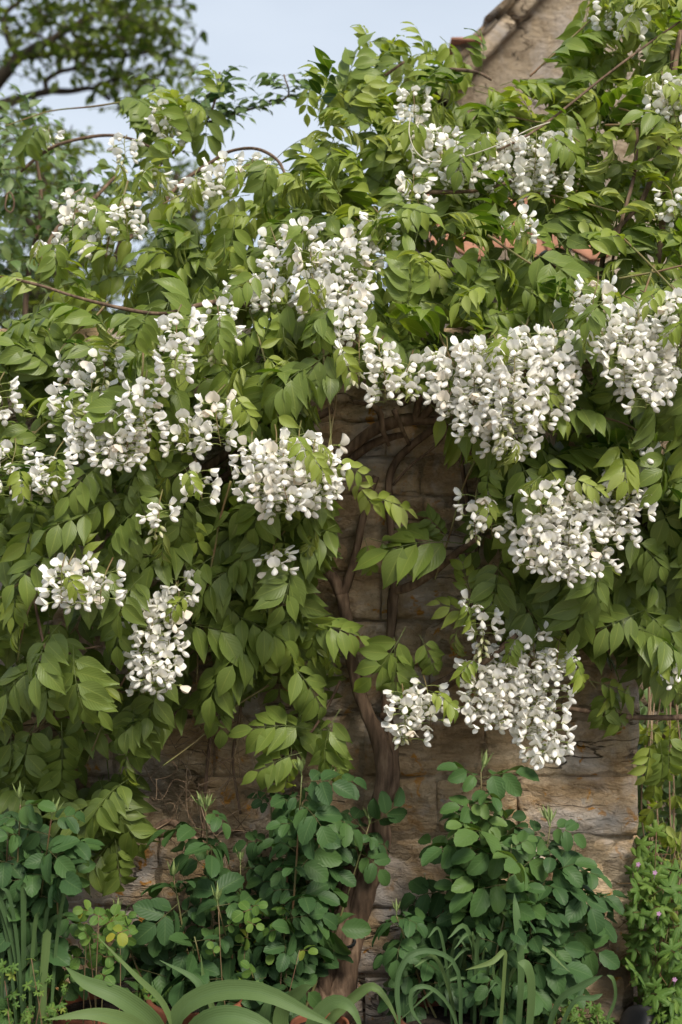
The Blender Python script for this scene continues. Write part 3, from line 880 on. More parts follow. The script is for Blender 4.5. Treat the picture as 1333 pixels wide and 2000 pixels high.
# (x, top, bottom, width, buds at the tip) in photo pixels
RAC = [
    (800, 190, 262, 85, 0), (830, 265, 335, 60, 0), (865, 268, 372, 80, 0), (900, 290, 382, 85, 0), (950, 292, 392, 85, 0), (990, 285, 402, 90, 0), (1042, 275, 392, 95, 0), (1085, 285, 388, 75, 0), (1185, 12, 72, 70, 0), (1230, 40, 85, 50, 0),
    (1290, 165, 240, 70, 0), (1325, 190, 260, 60, 0), (1322, 385, 440, 50, 0), (820, 360, 412, 80, 0), (745, 435, 515, 75, 0), (690, 485, 600, 95, 0), (640, 515, 612, 95, 0), (600, 495, 600, 80, 0), (525, 520, 622, 95, 0), (482, 560, 622, 65, 0),
    (585, 455, 520, 65, 0), (545, 475, 535, 55, 0), (690, 585, 672, 75, 0), (650, 615, 682, 60, 0), (330, 225, 290, 65, 0), (235, 290, 345, 65, 1), (430, 330, 392, 95, 0), (482, 325, 375, 70, 0), (375, 355, 405, 70, 0), (145, 420, 505, 85, 0), (190, 430, 512, 85, 0),
    (130, 395, 440, 50, 1), (250, 415, 472, 70, 0), (98, 272, 302, 45, 1), (100, 490, 520, 40, 1), (310, 350, 385, 50, 0), (340, 632, 752, 95, 0), (420, 612, 722, 75, 1), (290, 762, 862, 100, 0), (135, 785, 872, 80, 0), (162, 800, 902, 80, 0), (215, 815, 932, 85, 0),
    (150, 705, 790, 70, 0), (195, 705, 782, 65, 1), (250, 850, 925, 75, 0), (355, 830, 900, 70, 0), (432, 790, 885, 90, 0), (395, 935, 990, 60, 0), (300, 1000, 1065, 75, 1), (20, 890, 985, 60, 0), (100, 900, 965, 80, 0), (60, 940, 992, 60, 0), (8, 765, 830, 50, 0),
    (492, 885, 985, 85, 0), (540, 870, 1025, 90, 0), (592, 862, 1012, 95, 0), (638, 885, 985, 70, 0), (565, 905, 1000, 80, 0), (690, 682, 768, 75, 1), (752, 692, 802, 80, 0), (795, 720, 785, 55, 0),
    (872, 695, 805, 90, 0), (920, 692, 870, 90, 0), (970, 685, 905, 95, 0), (1022, 665, 865, 100, 0), (1072, 662, 842, 90, 0), (1000, 700, 880, 85, 0), (1130, 662, 722, 75, 1), (1202, 625, 722, 80, 0), (1242, 612, 792, 95, 0), (1290, 602, 802, 100, 0), (1328, 592, 745, 75, 0), (1262, 690, 812, 85, 0),
    (1052, 965, 1112, 90, 0), (1092, 950, 1150, 95, 0), (1132, 972, 1135, 90, 0), (1172, 1015, 1145, 70, 0), (1036, 1020, 1125, 60, 0), (1214, 920, 1072, 80, 0), (1247, 892, 1022, 60, 0), (930, 978, 1072, 70, 1), (962, 990, 1062, 45, 0),
    (940, 1190, 1300, 85, 1), (950, 1290, 1440, 95, 0), (1000, 1262, 1432, 95, 0), (1050, 1250, 1505, 90, 0), (1085, 1282, 1500, 80, 0), (920, 1300, 1412, 60, 0), (782, 1362, 1470, 65, 1), (842, 1352, 1436, 60, 0), (805, 1385, 1465, 60, 0),
    (120, 1125, 1192, 75, 0), (160, 1112, 1202, 80, 0), (196, 1135, 1192, 50, 0), (282, 1195, 1370, 75, 0), (326, 1180, 1362, 75, 0), (345, 1140, 1200, 50, 0), (545, 1085, 1135, 60, 0), (1160, 565, 640, 70, 0), (1012, 432, 475, 50, 0), (1110, 600, 660, 55, 0),
    (895, 705, 840, 80, 0), (945, 690, 850, 85, 0), (1046, 680, 850, 85, 0), (1095, 690, 800, 70, 0), (985, 760, 890, 80, 1), (1222, 650, 770, 80, 0), (1312, 640, 780, 80, 0), (1070, 1000, 1130, 80, 0), (1112, 990, 1140, 80, 0),
    (520, 900, 1000, 80, 0), (612, 890, 1000, 80, 0), (975, 1310, 1430, 80, 0), (1030, 1330, 1460, 80, 0), (1020, 290, 390, 80, 0), (930, 300, 380, 80, 0), (665, 500, 600, 85, 0), (175, 760, 850, 80, 0), (240, 800, 900, 75, 0), (300, 1210, 1350, 70, 0), (140, 1120, 1195, 75, 0),
    (1325, 1290, 1370, 60, 0), (1180, 660, 720, 60, 0), (720, 455, 540, 70, 0), (620, 560, 640, 70, 0), (1200, 1000, 1060, 50, 0), (1020, 880, 905, 40, 0),
]


def raceme_depth(ri):
    px, t, bt, w, bud = RAC[ri]
    d0 = min(depth(px, t), depth(px, bt)) + (-0.02 if t < 620 else -0.06 if t < 900 else -0.11)
    if PX(px, bt, d0).z < WALL_TOP_Z:
        d0 = min(d0, 0.10)
    return d0 + random.Random(900 + ri).uniform(-0.03, 0.03)


for ri, (px, t, bt, w, bud) in enumerate(RAC):      # young leaves sprout over the top of each cluster
    for k in range(rs.choice((0, 1, 1, 2)) if t < 640 else rs.choice((0, 0, 1))):
        kd = rs.choice('FBBM' if t < 640 else 'FBBF')
        add_leaf(px + rs.uniform(-.6, .6) * w, t - rs.uniform(12, 40), raceme_depth(ri) - rs.uniform(.0, .05), rs.uniform(15, 165), {'F': 75, 'B': rs.uniform(80, 110), 'M': 120}[kd], kd, rs.uniform(.3, .7), rs, rs.uniform(-.15, .1), out=rs.uniform(.3, .9))

# which leaves show largest: a coarse depth buffer over the frame
CELL = 7
zb = {}
for li, (kd, vi, M3, loc, sc, dg, wt) in enumerate(leaves):
    V = LEAF_LO[kd][vi][0][::2]
    W_ = (V * sc) @ M3.T + loc
    w = PLANE_W * (W_[:, 1] - CAM_Y) / 3.0 / 1333.0
    X = ((W_[:, 0] / w + 666.5) // CELL).astype(int); Y = ((1000 - (W_[:, 2] - CAM_Z) / w) // CELL).astype(int)
    for x, yv, dd in zip(X, Y, W_[:, 1]):
        if 0 <= x < 1333 // CELL and 0 <= yv < 2000 // CELL:
            o = zb.get((x, yv))
            if o is None or dd < o[0]:
                zb[(x, yv)] = (dd, li)
cnt = np.zeros(len(leaves))
for dd, li in zb.values():
    cnt[li] += 1
order = np.argsort(-cnt)
big = set(int(i) for i in order[:300])
LEAF_MESH = {}
foliage = Buf()
wloc = np.array(WIS.location)
for li, (kd, vi, M3, loc, sc, dg, wt) in enumerate(leaves):
    if li in big:
        key = (kd, vi, int(round(dg * 10)))
        if key not in LEAF_MESH:
            V, Q, A, G = LEAF_HI[kd][vi]
            LEAF_MESH[key] = mesh_from('leaf', (V, Q, A, np.clip(G + dg, 0, 1)), M_WIST)
        link('leaf', LEAF_MESH[key], WIS, mat4(M3, loc - wloc, sc))
    elif cnt[li] > 0 or rs.random() < 0.6:
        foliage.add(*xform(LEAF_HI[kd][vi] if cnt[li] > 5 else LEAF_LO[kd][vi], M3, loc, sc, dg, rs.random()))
part('foliage', foliage, M_WIST, WIS, kind='stuff')


# --- woody trunk and stems (photo pixel, depth, radius in photo pixels)
def woody(name, pts, n=None, sides=10, wob=0.22, seed=0.0, mat=None, parent=WIS):
    P = [(*PX(px, py, y), r * MM) for px, py, y, r in pts]
    n = n or max(8, int(sum(math.dist(P[i][:3], P[i + 1][:3]) for i in range(len(P) - 1)) / 0.012))
    S = spline(P, n)
    b = Buf()
    tube(b, S[:, :3], S[:, 3], sides, wob, seed=seed)
    return part(name, b, mat or M_BARK, parent)


woody('trunk', [(640, 2090, .06, 44), (655, 1960, .08, 36), (672, 1890, .10, 30), (692, 1800, .12, 27), (716, 1710, .12, 29), (745, 1640, .13, 22), (742, 1570, .12, 17), (752, 1510, .12, 18), (740, 1440, .13, 17), (708, 1370, .14, 14), (690, 1300, .15, 13), (680, 1230, .15, 12), (668, 1160, .15, 14)], sides=14, wob=0.28)
woody('trunk', [(600, 2040, .04, 26), (625, 1950, .07, 26), (652, 1870, .09, 20), (672, 1790, .11, 18), (694, 1700, .13, 20), (712, 1640, .14, 17), (735, 1580, .14, 15), (764, 1540, .13, 15), (768, 1470, .14, 14), (756, 1400, .15, 12), (760, 1300, .16, 9), (766, 1200, .16, 10), (770, 1150, .15, 10)], sides=12, wob=0.28, seed=9)
woody('trunk', [(560, 1880, .02, 22), (585, 1915, .03, 22), (620, 1960, .05, 24), (650, 1990, .06, 20)], seed=4)
STEMS = [
    [(668, 1165, .15, 13), (650, 1128, .15, 12), (625, 1110, .14, 9), (590, 1100, .13, 8), (575, 1140, .12, 5), (548, 1150, .10, 4)],
    [(668, 1165, .15, 11), (690, 1105, .15, 9), (700, 1060, .16, 8), (712, 1000, .16, 8), (735, 930, .16, 7)],
    [(770, 1155, .15, 9), (768, 1080, .16, 8), (762, 1000, .17, 8), (760, 940, .17, 8), (775, 900, .17, 8), (806, 868, .16, 8), (850, 836, .15, 7), (872, 826, .14, 6)],
    [(772, 1155, .15, 9), (800, 1146, .13, 9), (840, 1122, .10, 9), (880, 1090, .06, 8), (908, 1068, .02, 6), (935, 1050, -.02, 5)],
    [(745, 1400, .14, 7), (800, 1368, .10, 7), (850, 1340, .06, 9), (905, 1312, .0, 9), (950, 1290, -.05, 6), (1010, 1240, -.08, 5)],
    [(845, 1352, .12, 10), (880, 1330, .12, 12), (930, 1290, .12, 9), (990, 1250, .1, 7)],
    [(660, 900, .17, 9), (690, 872, .16, 11), (735, 838, .14, 12), (790, 820, .12, 13), (840, 822, .12, 10), (872, 824, .12, 8), (900, 845, .13, 7), (925, 900, .15, 6)],
    [(655, 930, .17, 8), (700, 885, .17, 10), (745, 860, .16, 9), (790, 848, .15, 7)],
    [(872, 826, .13, 6), (868, 850, .12, 4), (840, 880, .13, 3.5), (800, 912, .14, 3), (768, 948, .15, 3)],
    [(690, 785, .08, 5), (720, 790, .08, 6), (742, 805, .09, 7), (748, 840, .1, 6), (760, 870, .12, 4)],
    [(770, 800, .05, 6), (785, 835, .07, 4), (800, 868, .11, 4)],
    [(812, 820, .12, 9), (818, 785, .1, 8), (830, 740, .06, 7), (815, 705, .05, 6), (780, 690, .04, 5)],
    [(820, 820, .12, 8), (845, 790, .10, 8), (835, 755, .08, 7), (800, 720, .05, 5)],
    [(780, 790, .1, 8), (830, 765, .08, 9), (880, 740, .05, 8), (950, 720, .05, 7), (1100, 740, .04, 7), (1200, 770, .05, 6)],
    [(880, 815, .14, 8), (930, 850, .14, 8), (990, 895, .14, 8), (1060, 960, .14, 7), (1150, 1010, .12, 6)],
    [(895, 850, .15, 6), (905, 920, .16, 5), (915, 1000, .17, 5), (918, 1120, .17, 4)],
    [(925, 880, .14, 6), (940, 940, .15, 6), (935, 1040, .16, 5), (925, 1150, .17, 5), (922, 1200, .17, 4)],
    [(1105, 765, .02, 8), (1180, 755, .0, 9), (1260, 745, .0, 8), (1340, 760, .02, 7)],
    [(1110, 785, .06, 7), (1150, 800, .06, 7), (1210, 820, .05, 6), (1300, 830, .05, 6)],
    [(1240, 1000, .08, 9), (1290, 1045, .08, 9), (1345, 1055, .1, 9)],
    [(1010, 1370, .1, 5), (1120, 1385, .08, 5), (1230, 1400, .08, 6), (1345, 1402, .1, 6)],
    [(330, 960, .06, 8), (400, 915, .1, 9), (470, 870, .12, 9), (560, 840, .12, 8), (650, 800, .1, 8)],
    [(320, 1000, .1, 7), (360, 960, .12, 8), (430, 935, .14, 7), (480, 900, .14, 7)],
    [(350, 1080, .14, 6), (400, 1060, .15, 5), (470, 1050, .15, 5), (560, 1070, .15, 4)],
    [(280, 1640, .1, 6), (330, 1605, .1, 7), (380, 1640, .1, 8), (430, 1680, .1, 6)],
    [(-20, 536, .0, 3), (70, 555, -.03, 3), (150, 580, -.05, 3), (230, 600, -.06, 3.5), (320, 612, -.05, 4), (420, 590, .0, 5), (520, 600, .05, 6)],
    [(100, 500, .3, 3), (40, 335, .8, 4)] and [(40, 335, .85, 4), (75, 305, .85, 4), (120, 280, .83, 4), (200, 264, .8, 4), (260, 272, .75, 3.5), (310, 295, .7, 3)],
    [(248, 470, .3, 5), (300, 420, .4, 5), (350, 360, .5, 5), (410, 318, .55, 4), (450, 295, .55, 4), (500, 290, .5, 4), (540, 310, .45, 3.5), (560, 345, .35, 3)],
    [(80, 520, .45, 7), (110, 450, .55, 6), (170, 400, .7, 6), (225, 345, .8, 4)],
    [(640, 210, .6, 4), (700, 175, .6, 4.5), (740, 155, .6, 4), (790, 120, .6, 3)],
    [(890, 330, .25, 3), (980, 290, .2, 2.6), (1060, 245, .2, 2.6), (1180, 150, .25, 2.6), (1260, 90, .3, 2.4), (1345, 30, .3, 2.4)],
    [(760, 375, .2, 4), (840, 375, .18, 4.5), (930, 372, .2, 4), (1000, 355, .2, 4)],
    [(880, 135, .55, 4), (930, 140, .5, 4), (960, 155, .45, 3)],
    [(1195, 520, .12, 3), (1215, 430, .12, 3.5), (1240, 340, .15, 4), (1245, 250, .2, 4)],
    [(1170, 560, .2, 5), (1190, 470, .2, 6), (1260, 380, .25, 6), (1300, 240, .3, 6), (1330, 60, .35, 6)],
    [(1280, 560, .2, 6), (1295, 430, .25, 7), (1310, 280, .3, 7), (1315, 100, .35, 6)],
    [(60, 1140, -.18, 3), (95, 1280, -.2, 3), (150, 1270, -.18, 2.5), (200, 1262, -.15, 2.5)],
    [(540, 1490, .1, 3), (600, 1440, .1, 3), (640, 1380, .1, 3), (665, 1330, .12, 3)],
    [(420, 1260, .1, 4), (430, 1350, .15, 4), (410, 1450, .16, 4), (400, 1560, .16, 4), (396, 1640, .15, 4)],
    [(450, 1280, .12, 4), (470, 1380, .16, 4), (455, 1480, .16, 3), (470, 1590, .16, 3)],
]
for i, st in enumerate(STEMS):
    woody('stem', st, sides=8 if max(p[3] for p in st) > 6 else 6, wob=0.2, seed=i * 3.1)
# black tie round the trunk
b = Buf()
c = np.array(PX(664, 1840, .075)); 
pts = [c + np.array([math.cos(a) * .034, math.sin(a) * .034, 0.004 * math.sin(a)]) for a in np.linspace(0, 2 * math.pi, 17)]
tube(b, pts, 0.0035, 6)
tie = part('plant_tie', b, M_TIE, None)
tie['label'] = 'black plant tie looped round the wisteria trunk'; tie['category'] = 'tie'
# green shoots and whips of this year
for i in range(46):
    while True:
        x, y = rs.uniform(20, 1320), rs.uniform(140, 1350)
        if inside(CANOPY, x, y) or inside(UPLEFT, x, y):
            break
    vx, vy = x - CX, y - CY
    a = math.atan2(vy + 150, vx) + rs.gauss(0, 0.6)
    ln = rs.uniform(110, 260)
    p = []
    for s in range(4):
        q = s / 3
        xx, yy = x + math.cos(a) * ln * q, y + math.sin(a) * ln * q + 30 * q * q
        dd = depth(xx, yy) + 0.03 - 0.05 * q
        if PX(xx, yy, dd).z < WALL_TOP_Z + .03:
            dd = min(dd, WALL_Y - 0.05)
        p.append((xx + rs.uniform(-8, 8), yy + rs.uniform(-8, 8), dd, 2.6 - 1.2 * q))
    woody('shoot', p, sides=5, wob=0.0, mat=M_SHOOT)


# --- florets and flower clusters
def floret(rn, pitch, ped=0.016, wilt=0.0, bud=False):
    """Pea flower: pedicel along +x, folded roof-like banner, hanging wings and keel."""
    b = Buf()
    P = spline([(0, 0, 0), (ped * 0.5, 0, 0.0015), (ped, 0, 0)], 4)
    o0 = tube(b, P, (0.0006, 0.0008), 4, cap=False, pid=2.0, G=wilt)
    end = (4 - 1) * 4
    if bud:
        d = nrm([0.6, rn.uniform(-.2, .2), -0.8]); ln, wd = 0.013, 0.0028
        pts = [P[-1] + d * ln * t for t in np.linspace(0, 1, 6)]
        o = tube(b, pts, np.array([0.0013, 0.0026, 0.0032, 0.0030, 0.0019, 0.0004]), 6, cap=False, pid=3.0)
        b.Q.append(np.array([(end, end + 2, o + 3, o)], np.int32))
        return b.arrays()
    e = P[-1]
    # calyx
    pts = [e + np.array([1, 0, -0.3]) * t for t in (0, 0.0015, 0.003, 0.0042)]
    o = tube(b, pts, np.array([0.0010, 0.0022, 0.0026, 0.0022]), 6, cap=False, pid=2.0)
    b.Q.append(np.array([(end, end + 2, o + 3, o)], np.int32))
    cal = o + 18
    # banner
    nv, nu = 6, 7
    Lb, Wb = rn.uniform(0.0165, 0.0195), rn.uniform(0.020, 0.0245)
    roof = rn.uniform(0.35, 0.75) * (1.3 if wilt > .5 else 1)
    V, A = [], []
    c, s = math.cos(pitch), math.sin(pitch)
    for j in range(nv):
        t = j / (nv - 1)
        wj = Wb * 0.5 * (0.14 + 0.86 * math.sin(math.pi * min(1, 0.12 + 0.60 * t ** 0.8)) ** 0.8) * (1 if t < 0.95 else 0.80)
        for i in range(nu):
            u = i / (nu - 1) * 2 - 1
            yy = wj * u
            x = Lb * t * (1 - 0.16 * u * u * t) - (0.0022 if (j == nv - 1 and i == 3) else 0)
            z = -roof * abs(yy) * (0.25 + 0.75 * abs(u)) - 0.10 * Lb * t * t + 0.0012 * math.sin(u * 5 + t * 4 + pitch * 7)
            X, Z = x * c - z * s, x * s + z * c
            V.append((e[0] + 0.003 + X, yy, e[2] + 0.0005 + Z)); A.append((u, 0.18 + 0.82 * t, 0.0))
    o = b.add(V, grid_quads(nu, nv), A, wilt)
    b.Q.append(np.array([(cal, cal + 1, o + 4, o + 2)], np.int32))
    # wings and keel
    d = nrm([rn.uniform(0.30, 0.6), rn.uniform(-.12, .12), -0.85])
    ln = rn.uniform(0.0145, 0.0175)
    side = np.array([0, 1, 0]); fw = np.cross(side, d)
    ts = np.array([0, .18, .42, .66, .86, 1.0]); rs_ = np.array([.0014, .0032, .0052, .0056, .0040, .0010])
    V, A = [], []
    for t, r in zip(ts, rs_):
        for k in range(8):
            a = 2 * math.pi * k / 8
            cy = math.cos(a); sy = math.sin(a)
            V.append(e + np.array([0.0035, 0, -0.001]) + d * ln * t + side * r * cy * 0.98 + fw * (r * sy * 0.82 - 0.003 * t * t)); A.append((cy, 0.25 + 0.75 * t, 1.0))
    o = b.add(V, grid_quads(8, 6, 0, True), A, wilt)
    b.Q.append(np.array([(cal + 2, cal + 3, o + 4, o)], np.int32))
    return b.arrays()


rf = random.Random(31)
PETAL = [floret(rf, R(p), pd, w) for p, pd, w in [(5, .018, 0), (20, .020, 0), (35, .019, 0), (50, .021, .2), (65, .018, 0), (80, .020, 0), (12, .022, 0), (28, .017, .2), (45, .022, 0), (60, .019, 0), (-10, .018, .95), (72, .015, .9)]]
BUDS = [floret(rf, 0, pd, 0, True) for pd in (.006, .008, .010, .005)]
PETAL_MESH = [mesh_from('floret', p, M_PETAL) for p in PETAL]
BUD_MESH = [mesh_from('bud', p, M_PETAL) for p in BUDS]

# the clusters that show largest carry their florets one by one
ranked = sorted(range(len(RAC)), key=lambda i: -(RAC[i][2] - RAC[i][1]) * RAC[i][3] * (1.0 if RAC[i][1] > 560 else 0.4))
left = 300
for rank_i, ri in enumerate(ranked):
    px, t, bt, w, bud = RAC[ri]
    rq = random.Random(500 + ri)
    d0 = raceme_depth(ri)
    sc = (d0 - CAM_Y) / 3.0
    wide = w * MM * sc * 0.5
    top = np.array(PX(px + rq.uniform(-12, 12), t - 14, d0 + 0.02)); bot = np.array(PX(px, bt - 12, d0))
    mid = (top + bot) / 2 + np.array([rq.uniform(-.008, .008), -0.006, 0])
    ax = spline([top + np.array([rq.uniform(-.02, .02), 0.05, 0.03]), top, mid, bot], 14)
    b = Buf(); tube(b, ax, (0.0016, 0.0007), 6)
    cl = part('flower_cluster', b, M_SHOOT, WIS)
    Lm = np.linalg.norm(bot - top)
    n = int(max(8, Lm / 0.0054 * (0.6 + 0.5 * w / 85.0)))
    jn = Buf()
    single = left >= n and t > 560
    if single:
        left -= n
    for k in range(n):
        q = (k + 0.5) / n
        s = 4.3 + q * 8.6
        i = int(s); p = ax[i] * (1 - (s - i)) + ax[min(i + 1, 13)] * (s - i)
        th = k * 2.39996 + rq.uniform(-.5, .5)
        prof = (0.75 + 0.25 * math.sin(math.pi * min(1, q * 1.5))) * (1 - 0.45 * max(0, q - 0.5) * 2)
        rad = max(0.018, wide * prof) * rq.uniform(0.8, 1.1)
        T = nrm([math.cos(th), math.sin(th) * 0.9, rq.uniform(-0.15, 0.5) * (1 - 0.8 * q)])
        N = nrm([rq.uniform(-.25, .25), rq.uniform(-.25, .25), 1])
        M3 = frame(T, N)
        isb = bud and q > 0.62
        var = rq.randrange(len(BUDS)) if isb else (rq.randrange(10) if rq.random() < 0.96 else rq.choice((10, 11)))
        # the longer the reach wanted, the further the flower slides out on its pedicel
        fs = rq.uniform(1.02, 1.32)
        p2 = p + T * max(0.0, rad - 0.036 * fs) * 0.9
        if single:
            ob = link('bud' if isb else 'floret', (BUD_MESH if isb else PETAL_MESH)[var], cl)
            ob.matrix_local = mat4(M3, p2 - wloc, fs)
        else:
            jn.add(*xform((BUDS if isb else PETAL)[var], M3, p2, fs))
    if not single:
        part('blossom', jn, M_PETAL, cl, kind='stuff')
print('leaves', len(leaves), 'florets singled', 300 - left)


# ------------------------------------------------------------------ rose bushes
ROSE_SPEC = [dict(pairs=2, L=0.085, fl=0.054, fw=0.038, droop=rn.uniform(0.3, 1.0), fold=0.28, arch=0.30, spread=68, hang=0.2, age=a, base=0.5, tip=0.62, petiole=0.38, jag=0.05, grow=0.2) for a in (0.12, 0.3, 0.45, 0.55, 0.65, 0.75, 0.85, 0.95)]
ROSE = [mesh_from('leaf', pinnate(random.Random(700 + i), **s), M_ROSE) for i, s in enumerate(ROSE_SPEC)]


def rose_bud_mesh():
    b = Buf()
    P = [(0, 0, z) for z in (0, .010, .014, .018, .024, .030, .036)]
    o = tube(b, P, np.array([.0011, .0012, .0030, .0048, .0046, .0026, .0006]), 8, cap=False, pid=-1.0)
    for k in range(5):                       # sepals
        a = 2 * math.pi * k / 5
        v, q, at = leaflet(0.028, 0.005, 0.4, -0.12, 0, 5, 1)
        M = frame([math.cos(a) * .16, math.sin(a) * .16, 1], [math.cos(a), math.sin(a), 0])
        at[:, 2] = .5
        oo = b.add(v @ M.T + np.array([math.cos(a) * .0044, math.sin(a) * .0044, .016]), q, at, 0.15)
        b.Q.append(np.array([(24 + (k * 8 // 5), 24 + (k * 8 // 5 + 1) % 8, oo + 2, oo)], np.int32))
    return mesh_from('bud', b.arrays(), M_ROSEBUD)


M_ROSEBUD = leaf_mat('rose_bud', [(0.0, (0.24, 0.30, 0.10)), (1.0, (0.13, 0.2, 0.07))], (0.2, 0.27, 0.1), rough=0.5, trans=0.1, stem=(0.2, 0.26, 0.09), vein_amt=0)
BUD = rose_bud_mesh()


def rose_bush(label, base, tips, dens=1.0, young=(), seed=1, ybase=-0.05, spread=(-0.16, 0.08), rch=.62):
    rq = random.Random(seed)
    b0 = PX(base[0], base[1], ybase); b0.z = max(b0.z, 0.0)
    root = thing('rose_bush', label, 'bush', (b0.x, ybase, 0.0), 'rose bushes at the foot of the wall')
    wl0 = np.array(root.location)
    total = 0
    for ti, tip in enumerate(tips):
        tx, ty, hasb = tip[:3]
        reach = tip[3] if len(tip) > 3 else rch
        yt = rq.uniform(*spread)
        p0 = np.array([b0.x + rq.uniform(-.03, .03), ybase + rq.uniform(-.03, .03), 0.0])
        p2 = np.array(PX(tx, ty, yt))
        p1 = p0 * 0.45 + p2 * 0.55 + np.array([(p2[0] - p0[0]) * 0.12 + rq.uniform(-.02, .02), rq.uniform(-.03, .03), -0.02])
        S = spline([p0, p1, p2], 16)
        b = Buf(); tube(b, S, (0.0042, 0.0014), 6)
        part('stem', b, M_ROSESTEM, root)
        ln = np.linalg.norm(np.diff(S, axis=0), axis=1).sum()
        n = int(ln / 0.026 * dens * (.4 + .6 * reach / .74))
        for k in range(n):
            q = 1 - reach * (k / n) - rq.uniform(0, 0.03)
            s = q * 15; i = min(int(s), 14); p = S[i] * (1 - (s - i)) + S[i + 1] * (s - i)
            a = k * 2.4 + rq.uniform(-.6, .6)
            T = nrm([math.cos(a), math.sin(a) * 0.8 - 0.35, rq.uniform(-.1, .7)])
            N = nrm([rq.uniform(-.6, .6), -rq.uniform(0.0, 1.0), rq.uniform(0.3, 1.0)])
            if abs(np.dot(T, N)) > .9:
                N = nrm(N + np.array([.6, 0, 0]))
            yng = (ti in young and q > 0.55)
            v = rq.randrange(0, 3) if yng else (rq.randrange(3, 8) if rq.random() < .9 else 2)
            sc = rq.uniform(0.5, 1.08) * (0.85 if q > .93 else 1)
            M3 = frame(T, N)
            lp = p - T * 0.004
            if lp[1] > WALL_Y - 0.08:
                lp[1] = WALL_Y - 0.08
            link('leaf', ROSE[v], root, mat4(M3, lp - wl0, sc)); total += 1
        if hasb:
            for k in range(hasb):
                d = nrm([rq.uniform(-.45, .45) * (hasb > 1), rq.uniform(-.4, .2), 1])
                M3 = frame(nrm(np.cross(d, [0.3, 1, 0.1])), d)
                hgt = rq.uniform(0.0, 0.02)
                link('bud', BUD, root, mat4(M3, S[-1] + d * hgt * .2 - wl0 - np.array([0, 0, .002]), rq.uniform(.8, 1.15)))
    return root


rose_bush('rose bush with broad leaves standing before the pale wall corner', (915, 1985), [(940, 1508, 2), (915, 1570, 0), (960, 1600, 0), (1075, 1615, 2), (1125, 1695, 2), (1150, 1765, 1), (1060, 1690, 0), (775, 1790, 1), (830, 1745, 1), (1000, 1650, 0), (1070, 1750, 0), (885, 1660, 1), (1075, 1890, 0),
    (800, 1830, 0), (990, 1770, 0), (1040, 1780, 0), (940, 1720, 0), (1040, 1840, 0)], 0.8, young=(0, 1, 2, 9), seed=41, ybase=-0.10, rch=.46)
rose_bush('rose bush with bud clusters growing round the foot of the wisteria trunk', (520, 1990), [(590, 1515, 3), (530, 1545, 1), (640, 1535, 2, .3), (722, 1610, 5, .14), (402, 1585, 4), (560, 1620, 0), (470, 1690, 1), (340, 1720, 1), (610, 1690, 1), (305, 1800, 0), (425, 1770, 1), (560, 1790, 0), (630, 1640, 0), (570, 1700, 0),
    (380, 1830, 0), (500, 1830, 0), (230, 1790, 1), (570, 1780, 0), (280, 1860, 0)], 0.66, seed=43, ybase=-0.06)
rose_bush('rose bush half out of view, with large serrated leaves beside the deep shade', (10, 2000), [(40, 1570, 1), (100, 1600, 2), (15, 1640, 1), (60, 1690, 0), (-10, 1700, 0), (110, 1660, 0), (30, 1760, 0), (-30, 1600, 0)], 0.62, seed=47, ybase=-0.12, spread=(-0.3, -0.1))


# ------------------------------------------------------------------ strap-leaved plants
def blade(buf, P, width, fold=0.35, age=0.6, n=14, roll=0.0, tip=0.75, base_w=0.6, rnd=0.5):
    """Ribbon leaf along points P, face towards -y / up."""
    S = spline(P, n)
    T = np.gradient(S, axis=0); T /= np.linalg.norm(T, axis=1)[:, None]
    V, A = [], []
    for i in range(n):
        t = i / (n - 1)
        w = width * 0.5 * min(1.0, base_w + 1.6 * t * (1 - base_w)) * (1 - max(0, (t - tip) / (1 - tip)) ** 1.6) + 0.0004
        Nn = nrm(np.array([math.sin(roll + 0.5 * t), -1.0, 0.55]) - T[i] * np.dot([math.sin(roll + 0.5 * t), -1.0, 0.55], T[i]))
        Sd = np.cross(Nn, T[i])
        for u in (-1, -.5, 0, .5, 1):
            V.append(S[i] + Sd * w * u * math.cos(fold) + Nn * (abs(u) * w * math.sin(fold)))
            A.append((u, t, rnd))
    buf.add(V, grid_quads(5, n), A, age)


def strap_plant(name, label, base, specs, width, ages, seed, cat='plant', fold=.35):
    rq = random.Random(seed)
    b0 = PX(*base)
    root = thing(name, label, cat, (b0.x, b0.y, max(0, b0.z)))
    for sp in specs:
        pts = [np.array(PX(*p)) for p in sp['p']]
        b = Buf()
        blade(b, pts, sp.get('w', width) * MM, fold * rq.uniform(.5, 1.2), rq.uniform(*ages) if 'a' not in sp else sp['a'], 16, rq.uniform(-.5, .5), sp.get('tip', .7), rnd=rq.random())
        part('leaf', b, M_STRAP, root)
    return root


